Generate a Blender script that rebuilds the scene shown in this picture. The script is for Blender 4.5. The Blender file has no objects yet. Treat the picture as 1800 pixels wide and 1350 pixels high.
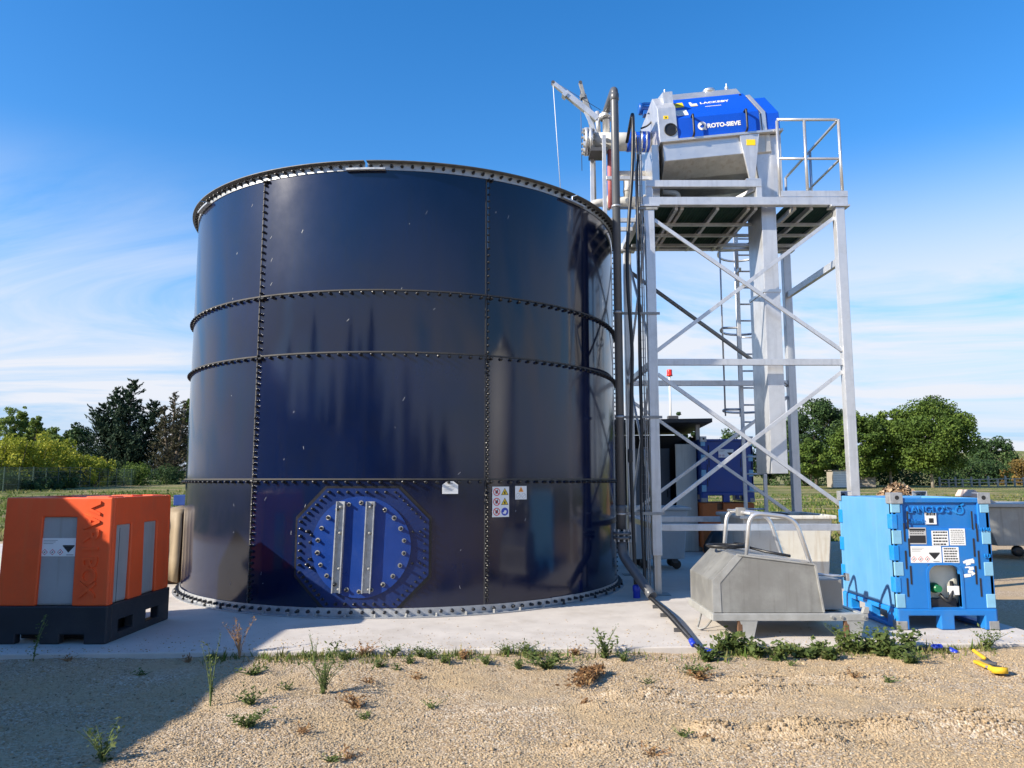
import bpy, bmesh, math, random
import numpy as np
from mathutils import Vector, Matrix
R = math.radians
random.seed(7); rng = np.random.default_rng(7)
scene = bpy.context.scene
COL = scene.collection

# ------------------------------------------------------------------ camera, sky, sun, exposure
CAMZ, TH, F = 1.48, R(7.08), 1352.0
cam_d = bpy.data.cameras.new('camera'); cam = bpy.data.objects.new('camera', cam_d); COL.objects.link(cam)
cam.location = (0, 0, CAMZ); cam.rotation_euler = (R(90) + TH, 0, 0)
cam_d.sensor_width = 36; cam_d.lens = 36 * F / 1800; cam_d.clip_end = 3000; cam_d.clip_start = .05
scene.camera = cam
SUN_EL = 29.0
LD = Vector((.906, .423, 0)).normalized()            # where the sunlight travels, on the plan
LIGHT = Vector((LD.x * math.cos(R(SUN_EL)), LD.y * math.cos(R(SUN_EL)), -math.sin(R(SUN_EL))))
sd = bpy.data.lights.new('sun', 'SUN'); sd.energy = 4.8; sd.angle = R(.53); sd.color = (1, .91, .77)
sun = bpy.data.objects.new('sun', sd); COL.objects.link(sun)
sun.rotation_euler = LIGHT.to_track_quat('-Z', 'Y').to_euler()
world = bpy.data.worlds.new('World'); scene.world = world; world.use_nodes = True
def sky_world():
    nt = world.node_tree; N = nt.nodes; L = nt.links; N.clear()
    out = N.new('ShaderNodeOutputWorld'); bg = N.new('ShaderNodeBackground'); bg.inputs[1].default_value = .13
    sky = N.new('ShaderNodeTexSky'); sky.sky_type = 'NISHITA'; sky.sun_disc = False
    sky.sun_elevation = R(SUN_EL); sky.sun_rotation = math.atan2(-LD.x, -LD.y)
    sky.altitude = 100; sky.air_density = 1.0; sky.dust_density = .3; sky.ozone_density = 2.2
    hsv = N.new('ShaderNodeHueSaturation'); hsv.inputs['Saturation'].default_value = 1.38; hsv.inputs['Value'].default_value = 1.0; hsv.inputs['Hue'].default_value = .505
    L.new(sky.outputs[0], hsv.inputs['Color'])
    tc = N.new('ShaderNodeTexCoord'); sep = N.new('ShaderNodeSeparateXYZ'); L.new(tc.outputs['Generated'], sep.inputs[0])
    def m(op, a, b=None, c=None):
        n = N.new('ShaderNodeMath'); n.operation = op
        for i, x in enumerate((a, b, c)):
            if x is None: continue
            if isinstance(x, (int, float)): n.inputs[i].default_value = x
            else: L.new(x, n.inputs[i])
        return n.outputs[0]
    z = m('MAXIMUM', sep.outputs[2], 0.0); den = m('ADD', z, .12)
    px = m('DIVIDE', sep.outputs[0], den); py = m('DIVIDE', sep.outputs[1], den)
    cmb = N.new('ShaderNodeCombineXYZ'); L.new(m('MULTIPLY', px, .55), cmb.inputs[0]); L.new(m('MULTIPLY', py, 1.0), cmb.inputs[1])
    cmb.inputs[2].default_value = 4.1
    n1 = N.new('ShaderNodeTexNoise'); n1.inputs['Scale'].default_value = .95; n1.inputs['Detail'].default_value = 9
    n1.inputs['Roughness'].default_value = .6; n1.inputs['Distortion'].default_value = .9
    L.new(cmb.outputs[0], n1.inputs['Vector'])
    rp = N.new('ShaderNodeMapRange'); rp.inputs[1].default_value = .36; rp.inputs[2].default_value = .57
    L.new(n1.outputs[0], rp.inputs[0])
    lo = N.new('ShaderNodeMapRange'); lo.interpolation_type = 'SMOOTHSTEP'; lo.inputs[1].default_value = .15; lo.inputs[2].default_value = .40
    lo.inputs[3].default_value = 1; lo.inputs[4].default_value = 0; L.new(z, lo.inputs[0])
    hz = N.new('ShaderNodeMapRange'); hz.interpolation_type = 'SMOOTHSTEP'; hz.inputs[1].default_value = 0; hz.inputs[2].default_value = .34
    hz.inputs[3].default_value = .9; hz.inputs[4].default_value = 0; L.new(z, hz.inputs[0])
    fac = m('MULTIPLY', m('MULTIPLY', rp.outputs[0], lo.outputs[0]), .98)
    hzm = N.new('ShaderNodeMix'); hzm.data_type = 'RGBA'; L.new(hz.outputs[0], hzm.inputs[0]); L.new(hsv.outputs[0], hzm.inputs[6]); hzm.inputs[7].default_value = (1.30, 2.15, 3.55, 1)
    mix = N.new('ShaderNodeMix'); mix.data_type = 'RGBA'
    L.new(fac, mix.inputs[0]); L.new(hzm.outputs[2], mix.inputs[6]); mix.inputs[7].default_value = (3.5, 3.65, 4.0, 1)
    L.new(mix.outputs[2], bg.inputs[0]); L.new(bg.outputs[0], out.inputs[0])
sky_world()
vs = scene.view_settings; vs.view_transform = 'Standard'; vs.look = 'None'; vs.exposure = .9; vs.gamma = 1
scene.cycles.use_denoising = True; scene.cycles.max_bounces = 8; scene.cycles.transparent_max_bounces = 8

# ------------------------------------------------------------------ materials
MATS = {}
def mat(name, col, rough=.5, metal=0.0, var=.12, scale=6.0, bump=0.0, bscale=60.0, spec=.5, coat=0.0, streak=None, dirt=None, dscale=1.5, damt=.6):
    """a painted / metal / plastic surface: base colour with cloudy variation, optional run-marks and dirt of another colour"""
    if name in MATS: return MATS[name]
    m = bpy.data.materials.new(name); m.use_nodes = True; MATS[name] = m
    N = m.node_tree.nodes; L = m.node_tree.links; b = N['Principled BSDF']
    b.inputs['Roughness'].default_value = rough; b.inputs['Metallic'].default_value = metal
    b.inputs['Specular IOR Level'].default_value = spec; b.inputs['Coat Weight'].default_value = coat; b.inputs['Coat Roughness'].default_value = .08
    tc = N.new('ShaderNodeTexCoord')
    n = N.new('ShaderNodeTexNoise'); n.inputs['Scale'].default_value = scale; n.inputs['Detail'].default_value = 6; n.inputs['Roughness'].default_value = .65
    L.new(tc.outputs['Object'], n.inputs['Vector'])
    mr = N.new('ShaderNodeMapRange'); mr.inputs[1].default_value = .25; mr.inputs[2].default_value = .75
    mr.inputs[3].default_value = 1 - var; mr.inputs[4].default_value = 1 + var
    L.new(n.outputs[0], mr.inputs[0])
    vm = N.new('ShaderNodeVectorMath'); vm.operation = 'SCALE'; vm.inputs[0].default_value = col; L.new(mr.outputs[0], vm.inputs['Scale'])
    last = vm.outputs[0]
    def over(fac, c, prev):
        x = N.new('ShaderNodeMix'); x.data_type = 'RGBA'; L.new(fac, x.inputs[0]); L.new(prev, x.inputs[6]); x.inputs[7].default_value = (*c, 1)
        return x.outputs[2]
    if streak:
        mp = N.new('ShaderNodeMapping'); mp.inputs['Scale'].default_value = (9, 9, .5); L.new(tc.outputs['Object'], mp.inputs[0])
        s = N.new('ShaderNodeTexNoise'); s.inputs['Scale'].default_value = 2.2; s.inputs['Detail'].default_value = 5; L.new(mp.outputs[0], s.inputs['Vector'])
        r = N.new('ShaderNodeMapRange'); r.inputs[1].default_value = .52; r.inputs[2].default_value = .78; r.inputs[4].default_value = .75; L.new(s.outputs[0], r.inputs[0])
        last = over(r.outputs[0], streak, last)
    if dirt:
        s = N.new('ShaderNodeTexNoise'); s.inputs['Scale'].default_value = dscale; s.inputs['Detail'].default_value = 10; s.inputs['Roughness'].default_value = .7
        L.new(tc.outputs['Object'], s.inputs['Vector'])
        r = N.new('ShaderNodeMapRange'); r.inputs[1].default_value = .5; r.inputs[2].default_value = .75; r.inputs[4].default_value = damt; L.new(s.outputs[0], r.inputs[0])
        last = over(r.outputs[0], dirt, last)
    L.new(last, b.inputs['Base Color'])
    rr = N.new('ShaderNodeMapRange'); rr.inputs[1].default_value = .3; rr.inputs[2].default_value = .7
    rr.inputs[3].default_value = max(.02, rough * .8); rr.inputs[4].default_value = min(1, rough * 1.25); L.new(n.outputs[0], rr.inputs[0]); L.new(rr.outputs[0], b.inputs['Roughness'])
    if bump:
        n2 = N.new('ShaderNodeTexNoise'); n2.inputs['Scale'].default_value = bscale; n2.inputs['Detail'].default_value = 5; L.new(tc.outputs['Object'], n2.inputs['Vector'])
        bp = N.new('ShaderNodeBump'); bp.inputs['Strength'].default_value = bump; bp.inputs['Distance'].default_value = .01
        L.new(n2.outputs[0], bp.inputs['Height']); L.new(bp.outputs[0], b.inputs['Normal'])
    return m
def tint_mat(name, ramp, rough=.8, trans=0.0, noise=0.0, nscale=.5):
    """colour looked up from the per-vertex 'tint' number that each leaf, blade or stone carries"""
    m = bpy.data.materials.new(name); m.use_nodes = True; MATS[name] = m
    N = m.node_tree.nodes; L = m.node_tree.links; b = N['Principled BSDF']; b.inputs['Roughness'].default_value = rough
    b.inputs['Specular IOR Level'].default_value = .25
    at = N.new('ShaderNodeAttribute'); at.attribute_name = 'tint'
    cr = N.new('ShaderNodeValToRGB'); e = cr.color_ramp.elements
    for i, (p, c) in enumerate(ramp):
        x = e[i] if i < 2 else e.new(p)
        x.position = p; x.color = (*c, 1)
    L.new(at.outputs['Fac'], cr.inputs[0]); L.new(cr.outputs[0], b.inputs['Base Color'])
    if trans:
        t = N.new('ShaderNodeBsdfTranslucent'); mx = N.new('ShaderNodeMixShader'); mx.inputs[0].default_value = trans
        L.new(cr.outputs[0], t.inputs[0]); L.new(b.outputs[0], mx.inputs[1]); L.new(t.outputs[0], mx.inputs[2])
        L.new(mx.outputs[0], N['Material Output'].inputs[0])
    return m
TANKP = mat('tank_enamel', (.0014, .0056, .028), rough=.10, var=.2, scale=1.2, spec=.58, bump=.05, bscale=1.1, streak=(.003, .006, .022), dirt=(.008, .009, .014), dscale=2.2, damt=.35)
def per_panel(m):
    # each enamelled sheet came from its own firing: gloss and tone differ a little from sheet to sheet
    N = m.node_tree.nodes; L = m.node_tree.links; b = N['Principled BSDF']; oi = N.new('ShaderNodeObjectInfo')
    for sock, a, c in (('Roughness', .7, 1.35), ('Base Color', .75, 1.3)):
        src = b.inputs[sock].links[0].from_socket; r = N.new('ShaderNodeMapRange'); r.inputs[3].default_value = a; r.inputs[4].default_value = c; L.new(oi.outputs['Random'], r.inputs[0])
        if sock == 'Roughness': k = N.new('ShaderNodeMath'); k.operation = 'MULTIPLY'; L.new(src, k.inputs[0]); L.new(r.outputs[0], k.inputs[1])
        else: k = N.new('ShaderNodeVectorMath'); k.operation = 'SCALE'; L.new(src, k.inputs[0]); L.new(r.outputs[0], k.inputs['Scale'])
        L.new(k.outputs[0], b.inputs[sock])
per_panel(TANKP)
BLACKCAP = mat('black_cap', (.012, .012, .014), rough=.35, var=.2)
GALV = mat('galvanised', (.42, .435, .45), rough=.45, metal=.55, var=.22, scale=22, dirt=(.33, .34, .35), dscale=9)
GALVD = mat('galvanised_dull', (.30, .30, .29), rough=.6, metal=.4, var=.25, scale=16)
RIMSHADE = mat('shaded_rim', (.15, .15, .145), rough=.65, metal=.3, var=.3, scale=12)  # darker copy of the galvanising: the overhang's shade is put into the colour
SEAL = mat('seal_strip', (.05, .048, .046), rough=.7, var=.3)
ALU = mat('aluminium', (.62, .63, .65), rough=.36, metal=.55, var=.06, scale=9, dirt=(.36, .36, .36), dscale=3, damt=.55, streak=(.47, .48, .50))
STEEL = mat('stainless', (.66, .66, .66), rough=.33, metal=.7, var=.08, scale=5, dirt=(.5, .49, .47), dscale=3, damt=.4)
STEELW = mat('stainless_worn', (.55, .53, .49), rough=.4, metal=.55, var=.2, scale=5, streak=(.40, .34, .26))
DARKSTEEL = mat('dark_steel', (.09, .09, .095), rough=.5, metal=.3, var=.2)
HATCHB = mat('hatch_blue', (.006, .034, .185), rough=.3, var=.12, scale=3, dirt=(.03, .06, .2), dscale=5)
HATCHD = mat('hatch_plate_blue', (.004, .018, .095), rough=.3, var=.15, scale=3, dirt=(.02, .03, .08), dscale=5)
MBLUE = mat('machine_blue', (.006, .075, .52), rough=.28, var=.05, scale=2)
MOTB = mat('motor_blue', (.01, .09, .36), rough=.4, var=.15)
PVC = mat('grey_plastic_pipe', (.085, .09, .10), rough=.35, var=.12)
PVCL = mat('light_grey_pipe', (.50, .49, .46), rough=.42, var=.12, scale=5, dirt=(.36, .33, .29), dscale=4)
RUB = mat('black_rubber', (.014, .014, .015), rough=.45, var=.3)
FITB = mat('blue_fitting', (.015, .04, .42), rough=.4, var=.1)
GRATE = mat('green_grating', (.012, .045, .030), rough=.7, var=.25)
WHITE = mat('white_plate', (.78, .78, .76), rough=.5, var=.04)
PRINT = mat('black_print', (.02, .02, .022), rough=.6, var=.1)
GREYPRINT = mat('grey_print', (.38, .38, .38), rough=.6, var=.1)
REDP = mat('red_print', (.62, .03, .03), rough=.5, var=.05)
YELS = mat('yellow_webbing', (.66, .40, .015), rough=.7, var=.15, scale=20)
YEL = mat('yellow_print', (.85, .60, .01), rough=.5, var=.05)
ORP = mat('orange_print', (.85, .30, .01), rough=.5, var=.05)
BLUP = mat('blue_print', (.03, .06, .42), rough=.5, var=.05)
ORANGE = mat('orange_plastic', (.90, .105, .018), rough=.5, var=.08, scale=3, dirt=(.62, .10, .035), dscale=2.2, damt=.5, streak=(.84, .13, .03), bump=.04, bscale=220)
ORANGED = mat('old_orange_plastic', (.48, .12, .02), rough=.6, var=.15, dirt=(.3, .1, .03), dscale=4)
BLACKP = mat('black_plastic', (.018, .020, .026), rough=.5, var=.25, scale=4, dirt=(.05, .05, .05), dscale=3, bump=.05, bscale=200)
INNER = mat('inner_grey_wall', (.36, .36, .35), rough=.5, var=.12, scale=3, streak=(.28, .27, .23))
PALEB = mat('pale_blue_plastic', (.095, .29, .53), rough=.5, var=.08, scale=2.5, dirt=(.13, .26, .38), dscale=2.6, damt=.7, streak=(.13, .34, .57))
DEEPB = mat('deep_blue_plastic', (.012, .165, .50), rough=.46, var=.08, scale=2.5, dirt=(.05, .17, .38), dscale=5, damt=.7)
MIDB = mat('bright_blue_plastic', (.006, .22, .62), rough=.45, var=.08, scale=2.5, dirt=(.1, .25, .45), dscale=5)
FADEB = mat('faded_blue_plastic', (.20, .42, .58), rough=.55, var=.12, scale=7)
NAVYP = mat('navy_plastic', (.01, .05, .24), rough=.45, var=.1)
TANKW = mat('milky_plastic', (.72, .70, .58), rough=.4, var=.06, dirt=(.55, .52, .36), dscale=4)
GREENC = mat('green_cap', (.01, .16, .06), rough=.45)
SKIPG = mat('grey_sheet_metal', (.33, .33, .315), rough=.4, metal=.5, var=.18, scale=2, streak=(.22, .215, .20), dirt=(.46, .46, .43), dscale=4, damt=.5)
SKIPL = mat('grey_sheet_frame', (.42, .42, .40), rough=.5, metal=.35, var=.15, scale=8, dirt=(.3, .28, .24), dscale=6)
BINW = mat('white_bin_plastic', (.62, .60, .54), rough=.5, var=.08, scale=3, streak=(.40, .31, .2), dirt=(.40, .36, .28), dscale=3, damt=.5)
BING = mat('grey_bin_plastic', (.50, .53, .54), rough=.45, var=.06, scale=3, dirt=(.4, .4, .38), dscale=3)
SHEDD = mat('dark_sheet', (.03, .032, .036), rough=.6, var=.2)
SHEDC = mat('cabinet_grey', (.10, .12, .14), rough=.45, var=.1)
PANELW = mat('cream_panel', (.56, .55, .48), rough=.6, var=.12, scale=2, streak=(.42, .41, .34))
RUST = mat('rusty_steel', (.14, .07, .035), rough=.8, var=.3)
TARP = mat('tan_tarpaulin', (.34, .26, .16), rough=.6, var=.2, scale=4, bump=.3, bscale=8, dirt=(.20, .17, .12), dscale=4)
WOODG = mat('weathered_wood', (.30, .26, .21), rough=.8, var=.25, scale=9, streak=(.2, .17, .13))
WOODW = mat('whitewashed_wood', (.82, .79, .73), rough=.7, var=.12, scale=6)
BARK = mat('bark', (.12, .095, .07), rough=.9, var=.35, scale=5, bump=.5, bscale=14)
BARKP = mat('pale_bark', (.26, .23, .19), rough=.9, var=.3, scale=4)
FENCEG = mat('green_fence_paint', (.010, .045, .028), rough=.5, var=.1)
REDL = mat('red_lens', (.80, .03, .015), rough=.25, var=.05)
HOUSEW = mat('render_wall', (.42, .40, .36), rough=.85, var=.1, scale=2, bump=.2)
ROOFT = mat('roof_sheet', (.16, .09, .07), rough=.8, var=.2)
PALEBLK = mat('pale_block', (.55, .43, .36), rough=.85, var=.15, scale=4, bump=.3, bscale=25)
CONC = mat('concrete', (.53, .485, .435), rough=.85, var=.10, scale=3.2, bump=.2, bscale=55, dirt=(.36, .31, .255), dscale=1.3, damt=.75)

# ------------------------------------------------------------------ geometry helpers
def P(x, y, Y):
    """the place at depth Y that the photograph shows at pixel x, y"""
    u, v = (x - 900) / F, (675 - y) / F
    c, s = math.cos(TH), math.sin(TH); f = c - v * s
    return Vector((u / f * Y, Y, CAMZ + (s + v * c) / f * Y))
def put(o, label=None, cat=None, group=None, kind=None):
    for k, v in (('label', label), ('category', cat), ('group', group), ('kind', kind)):
        if v: o[k] = v
    return o
def thing(name, label, cat, loc=(0, 0, 0), group=None):
    o = bpy.data.objects.new(name, None); o.empty_display_size = .2; COL.objects.link(o); o.location = loc; o['org'] = list(loc)
    return put(o, label, cat, group)
def org(o):
    while o.parent: o = o.parent
    return Vector(o['org']) if 'org' in o else Vector((0, 0, 0))
def np_mesh(name, V, Fc, smooth=False, tint=None):
    """V (n,3), Fc (m,k) arrays -> mesh"""
    me = bpy.data.meshes.new(name); n, k = len(Fc), Fc.shape[1]
    me.vertices.add(len(V)); me.vertices.foreach_set('co', np.asarray(V, np.float32).ravel())
    me.loops.add(n * k); me.loops.foreach_set('vertex_index', np.asarray(Fc, np.int32).ravel())
    me.polygons.add(n); me.polygons.foreach_set('loop_start', np.arange(0, n * k, k, dtype=np.int32))
    me.polygons.foreach_set('use_smooth', np.full(n, smooth))
    me.update(calc_edges=True)
    if tint is not None:
        a = me.attributes.new('tint', 'FLOAT', 'POINT'); a.data.foreach_set('value', np.asarray(tint, np.float32))
    return me
def link(name, me, m, parent=None, loc=None, bev=0.0, seg=2):
    o = bpy.data.objects.new(name, me); COL.objects.link(o)
    if m: (me.materials.append(m) if not me.materials else None)
    if parent: o.parent = parent
    if loc is not None: o.location = loc
    if bev:
        b = o.modifiers.new('bevel', 'BEVEL'); b.width = bev; b.segments = seg; b.limit_method = 'ANGLE'; b.angle_limit = R(35)
    return o
class MB:
    def __init__(s): s.v = []; s.f = []; s.sm = []
    def add(s, vs, fs, smooth=False):
        b = len(s.v); s.v += [Vector(v) for v in vs]; s.f += [[b + i for i in f] for f in fs]; s.sm += [smooth] * len(fs); return s
    def box(s, a, b):
        (x0, y0, z0), (x1, y1, z1) = [min(p, q) for p, q in zip(a, b)], [max(p, q) for p, q in zip(a, b)]
        return s.add([(x0,y0,z0),(x1,y0,z0),(x1,y1,z0),(x0,y1,z0),(x0,y0,z1),(x1,y0,z1),(x1,y1,z1),(x0,y1,z1)],
                     [(0,3,2,1),(4,5,6,7),(0,1,5,4),(1,2,6,5),(2,3,7,6),(3,0,4,7)])
    def obox(s, o, u, v, n, w, h, t):
        """box with its corner-centre face centred at o, spanning w along u, h along v, from 0 to t along n"""
        o, u, v, n = Vector(o), Vector(u), Vector(v), Vector(n)
        c = [o + u * a * w / 2 + v * b * h / 2 + n * k * t for k in (0, 1) for a, b in ((-1,-1),(1,-1),(1,1),(-1,1))]
        return s.add(c, [(0,3,2,1),(4,5,6,7),(0,1,5,4),(1,2,6,5),(2,3,7,6),(3,0,4,7)])
    def bar(s, a, b, w, h, up=(0, 0, 1)):
        """rectangular bar from a to b, w across and h along up"""
        a, b = Vector(a), Vector(b); d = (b - a).normalized(); sd_ = d.cross(Vector(up)).normalized(); u = sd_.cross(d)
        c = [p + sd_ * i * w / 2 + u * j * h / 2 for p in (a, b) for i, j in ((-1,-1),(1,-1),(1,1),(-1,1))]
        return s.add(c, [(0,1,2,3),(7,6,5,4),(0,4,5,1),(1,5,6,2),(2,6,7,3),(3,7,4,0)])
    def prism(s, poly, a, b):
        """poly of 3d points swept by vector from a to b (offset vectors)"""
        n = len(poly); a, b = Vector(a), Vector(b)
        vs = [Vector(p) + a for p in poly] + [Vector(p) + b for p in poly]
        return s.add(vs, [list(range(n))[::-1], list(range(n, 2 * n))] + [[i, (i + 1) % n, n + (i + 1) % n, n + i] for i in range(n)])
    def tube(s, pts, r, n=10, cap=True):
        pts = [Vector(p) for p in pts]; k = len(pts); rs = r if isinstance(r, (list, tuple)) else [r] * k
        vs = []; ref = None
        for i, p in enumerate(pts):
            t = (pts[min(i + 1, k - 1)] - pts[max(i - 1, 0)]).normalized()
            if ref is None: ref = t.orthogonal().normalized()
            ref = (ref - t * ref.dot(t)).normalized(); bb = t.cross(ref)
            vs += [p + (ref * math.cos(2 * math.pi * j / n) + bb * math.sin(2 * math.pi * j / n)) * rs[i] for j in range(n)]
        fs = [[i * n + j, i * n + (j + 1) % n, (i + 1) * n + (j + 1) % n, (i + 1) * n + j] for i in range(k - 1) for j in range(n)]
        s.add(vs, fs, True)
        if cap: b = len(s.v) - len(vs); s.f += [[b + j for j in range(n)][::-1], [b + (k - 1) * n + j for j in range(n)]]; s.sm += [False, False]
        return s
    def lathe(s, o, ax, prof, n=24):
        """prof of (radius, distance along ax)"""
        o, ax = Vector(o), Vector(ax).normalized(); e = ax.orthogonal().normalized(); g = ax.cross(e); vs = []
        for r, h in prof: vs += [o + ax * h + (e * math.cos(2 * math.pi * j / n) + g * math.sin(2 * math.pi * j / n)) * r for j in range(n)]
        k = len(prof)
        fs = [[i * n + j, i * n + (j + 1) % n, (i + 1) * n + (j + 1) % n, (i + 1) * n + j] for i in range(k - 1) for j in range(n)]
        s.add(vs, fs, n > 12)
        b = len(s.v) - len(vs); s.f += [[b + j for j in range(n)][::-1], [b + (k - 1) * n + j for j in range(n)]]; s.sm += [False, False]
        return s
    def plate(s, xs, zs, keep, t, fmap):
        """flat sheet of cells (some left out) with thickness t; fmap(x, z, depth) -> point"""
        idx = {}; vs = []; fs = []
        def vid(i, j, k):
            if (i, j, k) not in idx: idx[i, j, k] = len(vs); vs.append(fmap(xs[i], zs[j], t if k else 0))
            return idx[i, j, k]
        nx, nz = len(xs) - 1, len(zs) - 1
        K = [[0 <= i < nx and 0 <= j < nz and bool(keep(i, j)) for j in range(nz + 1)] for i in range(nx + 1)]
        ok = lambda i, j: 0 <= i < nx and 0 <= j < nz and K[i][j]
        for i in range(nx):
            for j in range(nz):
                if not K[i][j]: continue
                fs.append((vid(i,j,0), vid(i+1,j,0), vid(i+1,j+1,0), vid(i,j+1,0)))
                fs.append((vid(i,j,1), vid(i,j+1,1), vid(i+1,j+1,1), vid(i+1,j,1)))
                if not ok(i-1,j): fs.append((vid(i,j,0), vid(i,j+1,0), vid(i,j+1,1), vid(i,j,1)))
                if not ok(i+1,j): fs.append((vid(i+1,j,0), vid(i+1,j,1), vid(i+1,j+1,1), vid(i+1,j+1,0)))
                if not ok(i,j-1): fs.append((vid(i,j,0), vid(i,j,1), vid(i+1,j,1), vid(i+1,j,0)))
                if not ok(i,j+1): fs.append((vid(i,j+1,0), vid(i+1,j+1,0), vid(i+1,j+1,1), vid(i,j+1,1)))
        return s.add(vs, fs)
    def mesh(s, name, o=Vector((0, 0, 0))):
        me = bpy.data.meshes.new(name); me.from_pydata([v - o for v in s.v], [], s.f)
        me.polygons.foreach_set('use_smooth', s.sm)
        bm = bmesh.new(); bm.from_mesh(me); bmesh.ops.recalc_face_normals(bm, faces=bm.faces); bm.to_mesh(me); bm.free(); me.update()
        return me
    def build(s, name, m, parent=None, bev=0.0, at=None, seg=2):
        if parent: return link(name, s.mesh(name, org(parent)), m, parent, None, bev, seg)
        at = Vector(at) if at is not None else Vector((sum(v.x for v in s.v) / len(s.v), sum(v.y for v in s.v) / len(s.v), min(v.z for v in s.v)))
        o = link(name, s.mesh(name, at), m, None, at, bev, seg); o['org'] = list(at); return o
def text(body, size, m, o, u, v, parent, ext=.004, bold=.0, name='lettering', spacing=1.0):
    """real letters standing on a face: centred at o, reading along u, tops towards v"""
    cu = bpy.data.curves.new('t', 'FONT'); cu.body = body; cu.size = size; cu.extrude = ext; cu.offset = bold; cu.align_x = 'CENTER'; cu.align_y = 'CENTER'
    cu.space_character = spacing; cu.resolution_u = 3
    ob = bpy.data.objects.new('t', cu); COL.objects.link(ob); dg = bpy.context.evaluated_depsgraph_get()
    me = bpy.data.meshes.new_from_object(ob.evaluated_get(dg)); bpy.data.objects.remove(ob)
    u, v = Vector(u).normalized(), Vector(v).normalized(); n = u.cross(v); o = Vector(o) - org(parent)
    M = Matrix(((u.x, v.x, n.x, o.x), (u.y, v.y, n.y, o.y), (u.z, v.z, n.z, o.z), (0, 0, 0, 1))); me.transform(M)
    return link(name, me, m, parent)
def arc(c, r, a0, a1, n, u, v):
    c, u, v = Vector(c), Vector(u), Vector(v)
    return [c + u * r * math.cos(R(a0 + (a1 - a0) * i / n)) + v * r * math.sin(R(a0 + (a1 - a0) * i / n)) for i in range(n + 1)]
def bend(pts, r, n=5):
    """round the corners of a polyline"""
    pts = [Vector(p) for p in pts]; out = [pts[0]]
    for a, b, c in zip(pts, pts[1:], pts[2:]):
        k = min(r, (a - b).length * .45, (c - b).length * .45); p, q = b + (a - b).normalized() * k, b + (c - b).normalized() * k
        out += [p * (1 - t) ** 2 + b * 2 * t * (1 - t) + q * t * t for t in [i / n for i in range(n + 1)]]
    return out + [pts[-1]]
ORD = 'first second third fourth fifth sixth seventh eighth ninth tenth eleventh twelfth thirteenth fourteenth fifteenth sixteenth seventeenth eighteenth nineteenth twentieth'.split()
def vnoise(x, y, seed=0):
    """smooth value noise on numpy arrays"""
    xi, yi = np.floor(x).astype(np.int64), np.floor(y).astype(np.int64); xf, yf = x - xi, y - yi
    def h(a, b):
        n = (a * 374761393 + b * 668265263 + seed * 982451653) & 0xffffffff
        n = ((n ^ (n >> 13)) * 1274126177) & 0xffffffff
        return ((n ^ (n >> 16)) & 0xffff) / 65535.0
    u, v = xf * xf * (3 - 2 * xf), yf * yf * (3 - 2 * yf)
    return (h(xi, yi) * (1 - u) + h(xi + 1, yi) * u) * (1 - v) + (h(xi, yi + 1) * (1 - u) + h(xi + 1, yi + 1) * u) * v
def fbm(x, y, seed=0, o=4):
    r = 0; a = .5
    for i in range(o): r = r + a * vnoise(x * 2 ** i, y * 2 ** i, seed + i); a *= .5
    return r
def quads(C, Nrm, size, aspect=1.0, jitter=.8, seed=0, up=None):
    """leaf-sized quads at C facing roughly Nrm: returns verts (4n,3), faces (n,4)"""
    g = np.random.default_rng(seed); n = len(C)
    d = Nrm + g.normal(0, jitter, (n, 3)); d /= np.linalg.norm(d, axis=1)[:, None] + 1e-9
    t = g.normal(0, 1, (n, 3)) if up is None else up + g.normal(0, .25, (n, 3))
    t -= d * (t * d).sum(1)[:, None]; t /= np.linalg.norm(t, axis=1)[:, None] + 1e-9
    b = np.cross(d, t); s = (size * g.uniform(.6, 1.4, n))[:, None]
    V = np.stack([C - t * s * .5, C + b * s * aspect * .42, C + t * s * .55, C - b * s * aspect * .42], 1).reshape(-1, 3)
    return V, np.arange(4 * n).reshape(-1, 4)

# ------------------------------------------------------------------ the setting: ground, gravel yard, slab, field
def gz(x, y):
    x, y = np.asarray(x, float), np.asarray(y, float)
    far = np.clip(y - 22, 0, 400); z = -.16 + far * .0088
    z = z + np.clip((-x - 12) / 20, 0, 1) * np.clip(y - 24, 0, 40) * .010
    return z + (fbm(x * .12, y * .12, 3) - .5) * .35 * np.clip((np.hypot(x * .7, y) - 22) / 20, 0, 1)
def rut(x, y):
    """height of the gravel: rolled flat, with wheel ridges thrown up on the right"""
    z = (fbm(x * 1.3, y * 1.3, 11) - .48) * .035 + (fbm(x * 9, y * 9, 15, 3) - .44) * .016
    for x0, x1, y0, sl, am, w in ((.5, 2.9, 5.62, .10, .040, .05), (.9, 4.6, 4.96, -.03, .050, .06), (1.2, 3.2, 6.12, .05, .026, .04),
                                  (2.4, 5.6, 5.20, .06, .040, .05), (-.4, 1.3, 5.30, .12, .022, .04), (.0, 2.2, 4.62, .04, .03, .06)):
        yy = y0 + sl * (x - x0) + .09 * (vnoise(x * 2.3, x * 0 + y0, 5) - .5)
        z = z + am * np.exp(-((y - yy) / w) ** 2) * np.clip((x - x0) * 3, 0, 1) * np.clip((x1 - x) * 3, 0, 1) * (.35 + 1.0 * vnoise(x * 7, y * 7, 9))
    return z
GRZ = -.05
def grav(x, y):
    return GRZ + 1.5 * rut(x, y) * np.clip((9.5 - y) / 2, .25, 1)
def grid_mesh(name, xs, ys, zf):
    X, Y = np.meshgrid(xs, ys); V = np.stack([X.ravel(), Y.ravel(), zf(X, Y).ravel()], 1); nx, ny = len(xs), len(ys)
    i = (np.arange(ny - 1)[:, None] * nx + np.arange(nx - 1)[None]).ravel()
    return np_mesh(name, V, np.stack([i, i + 1, i + nx + 1, i + nx], 1), True)
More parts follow.
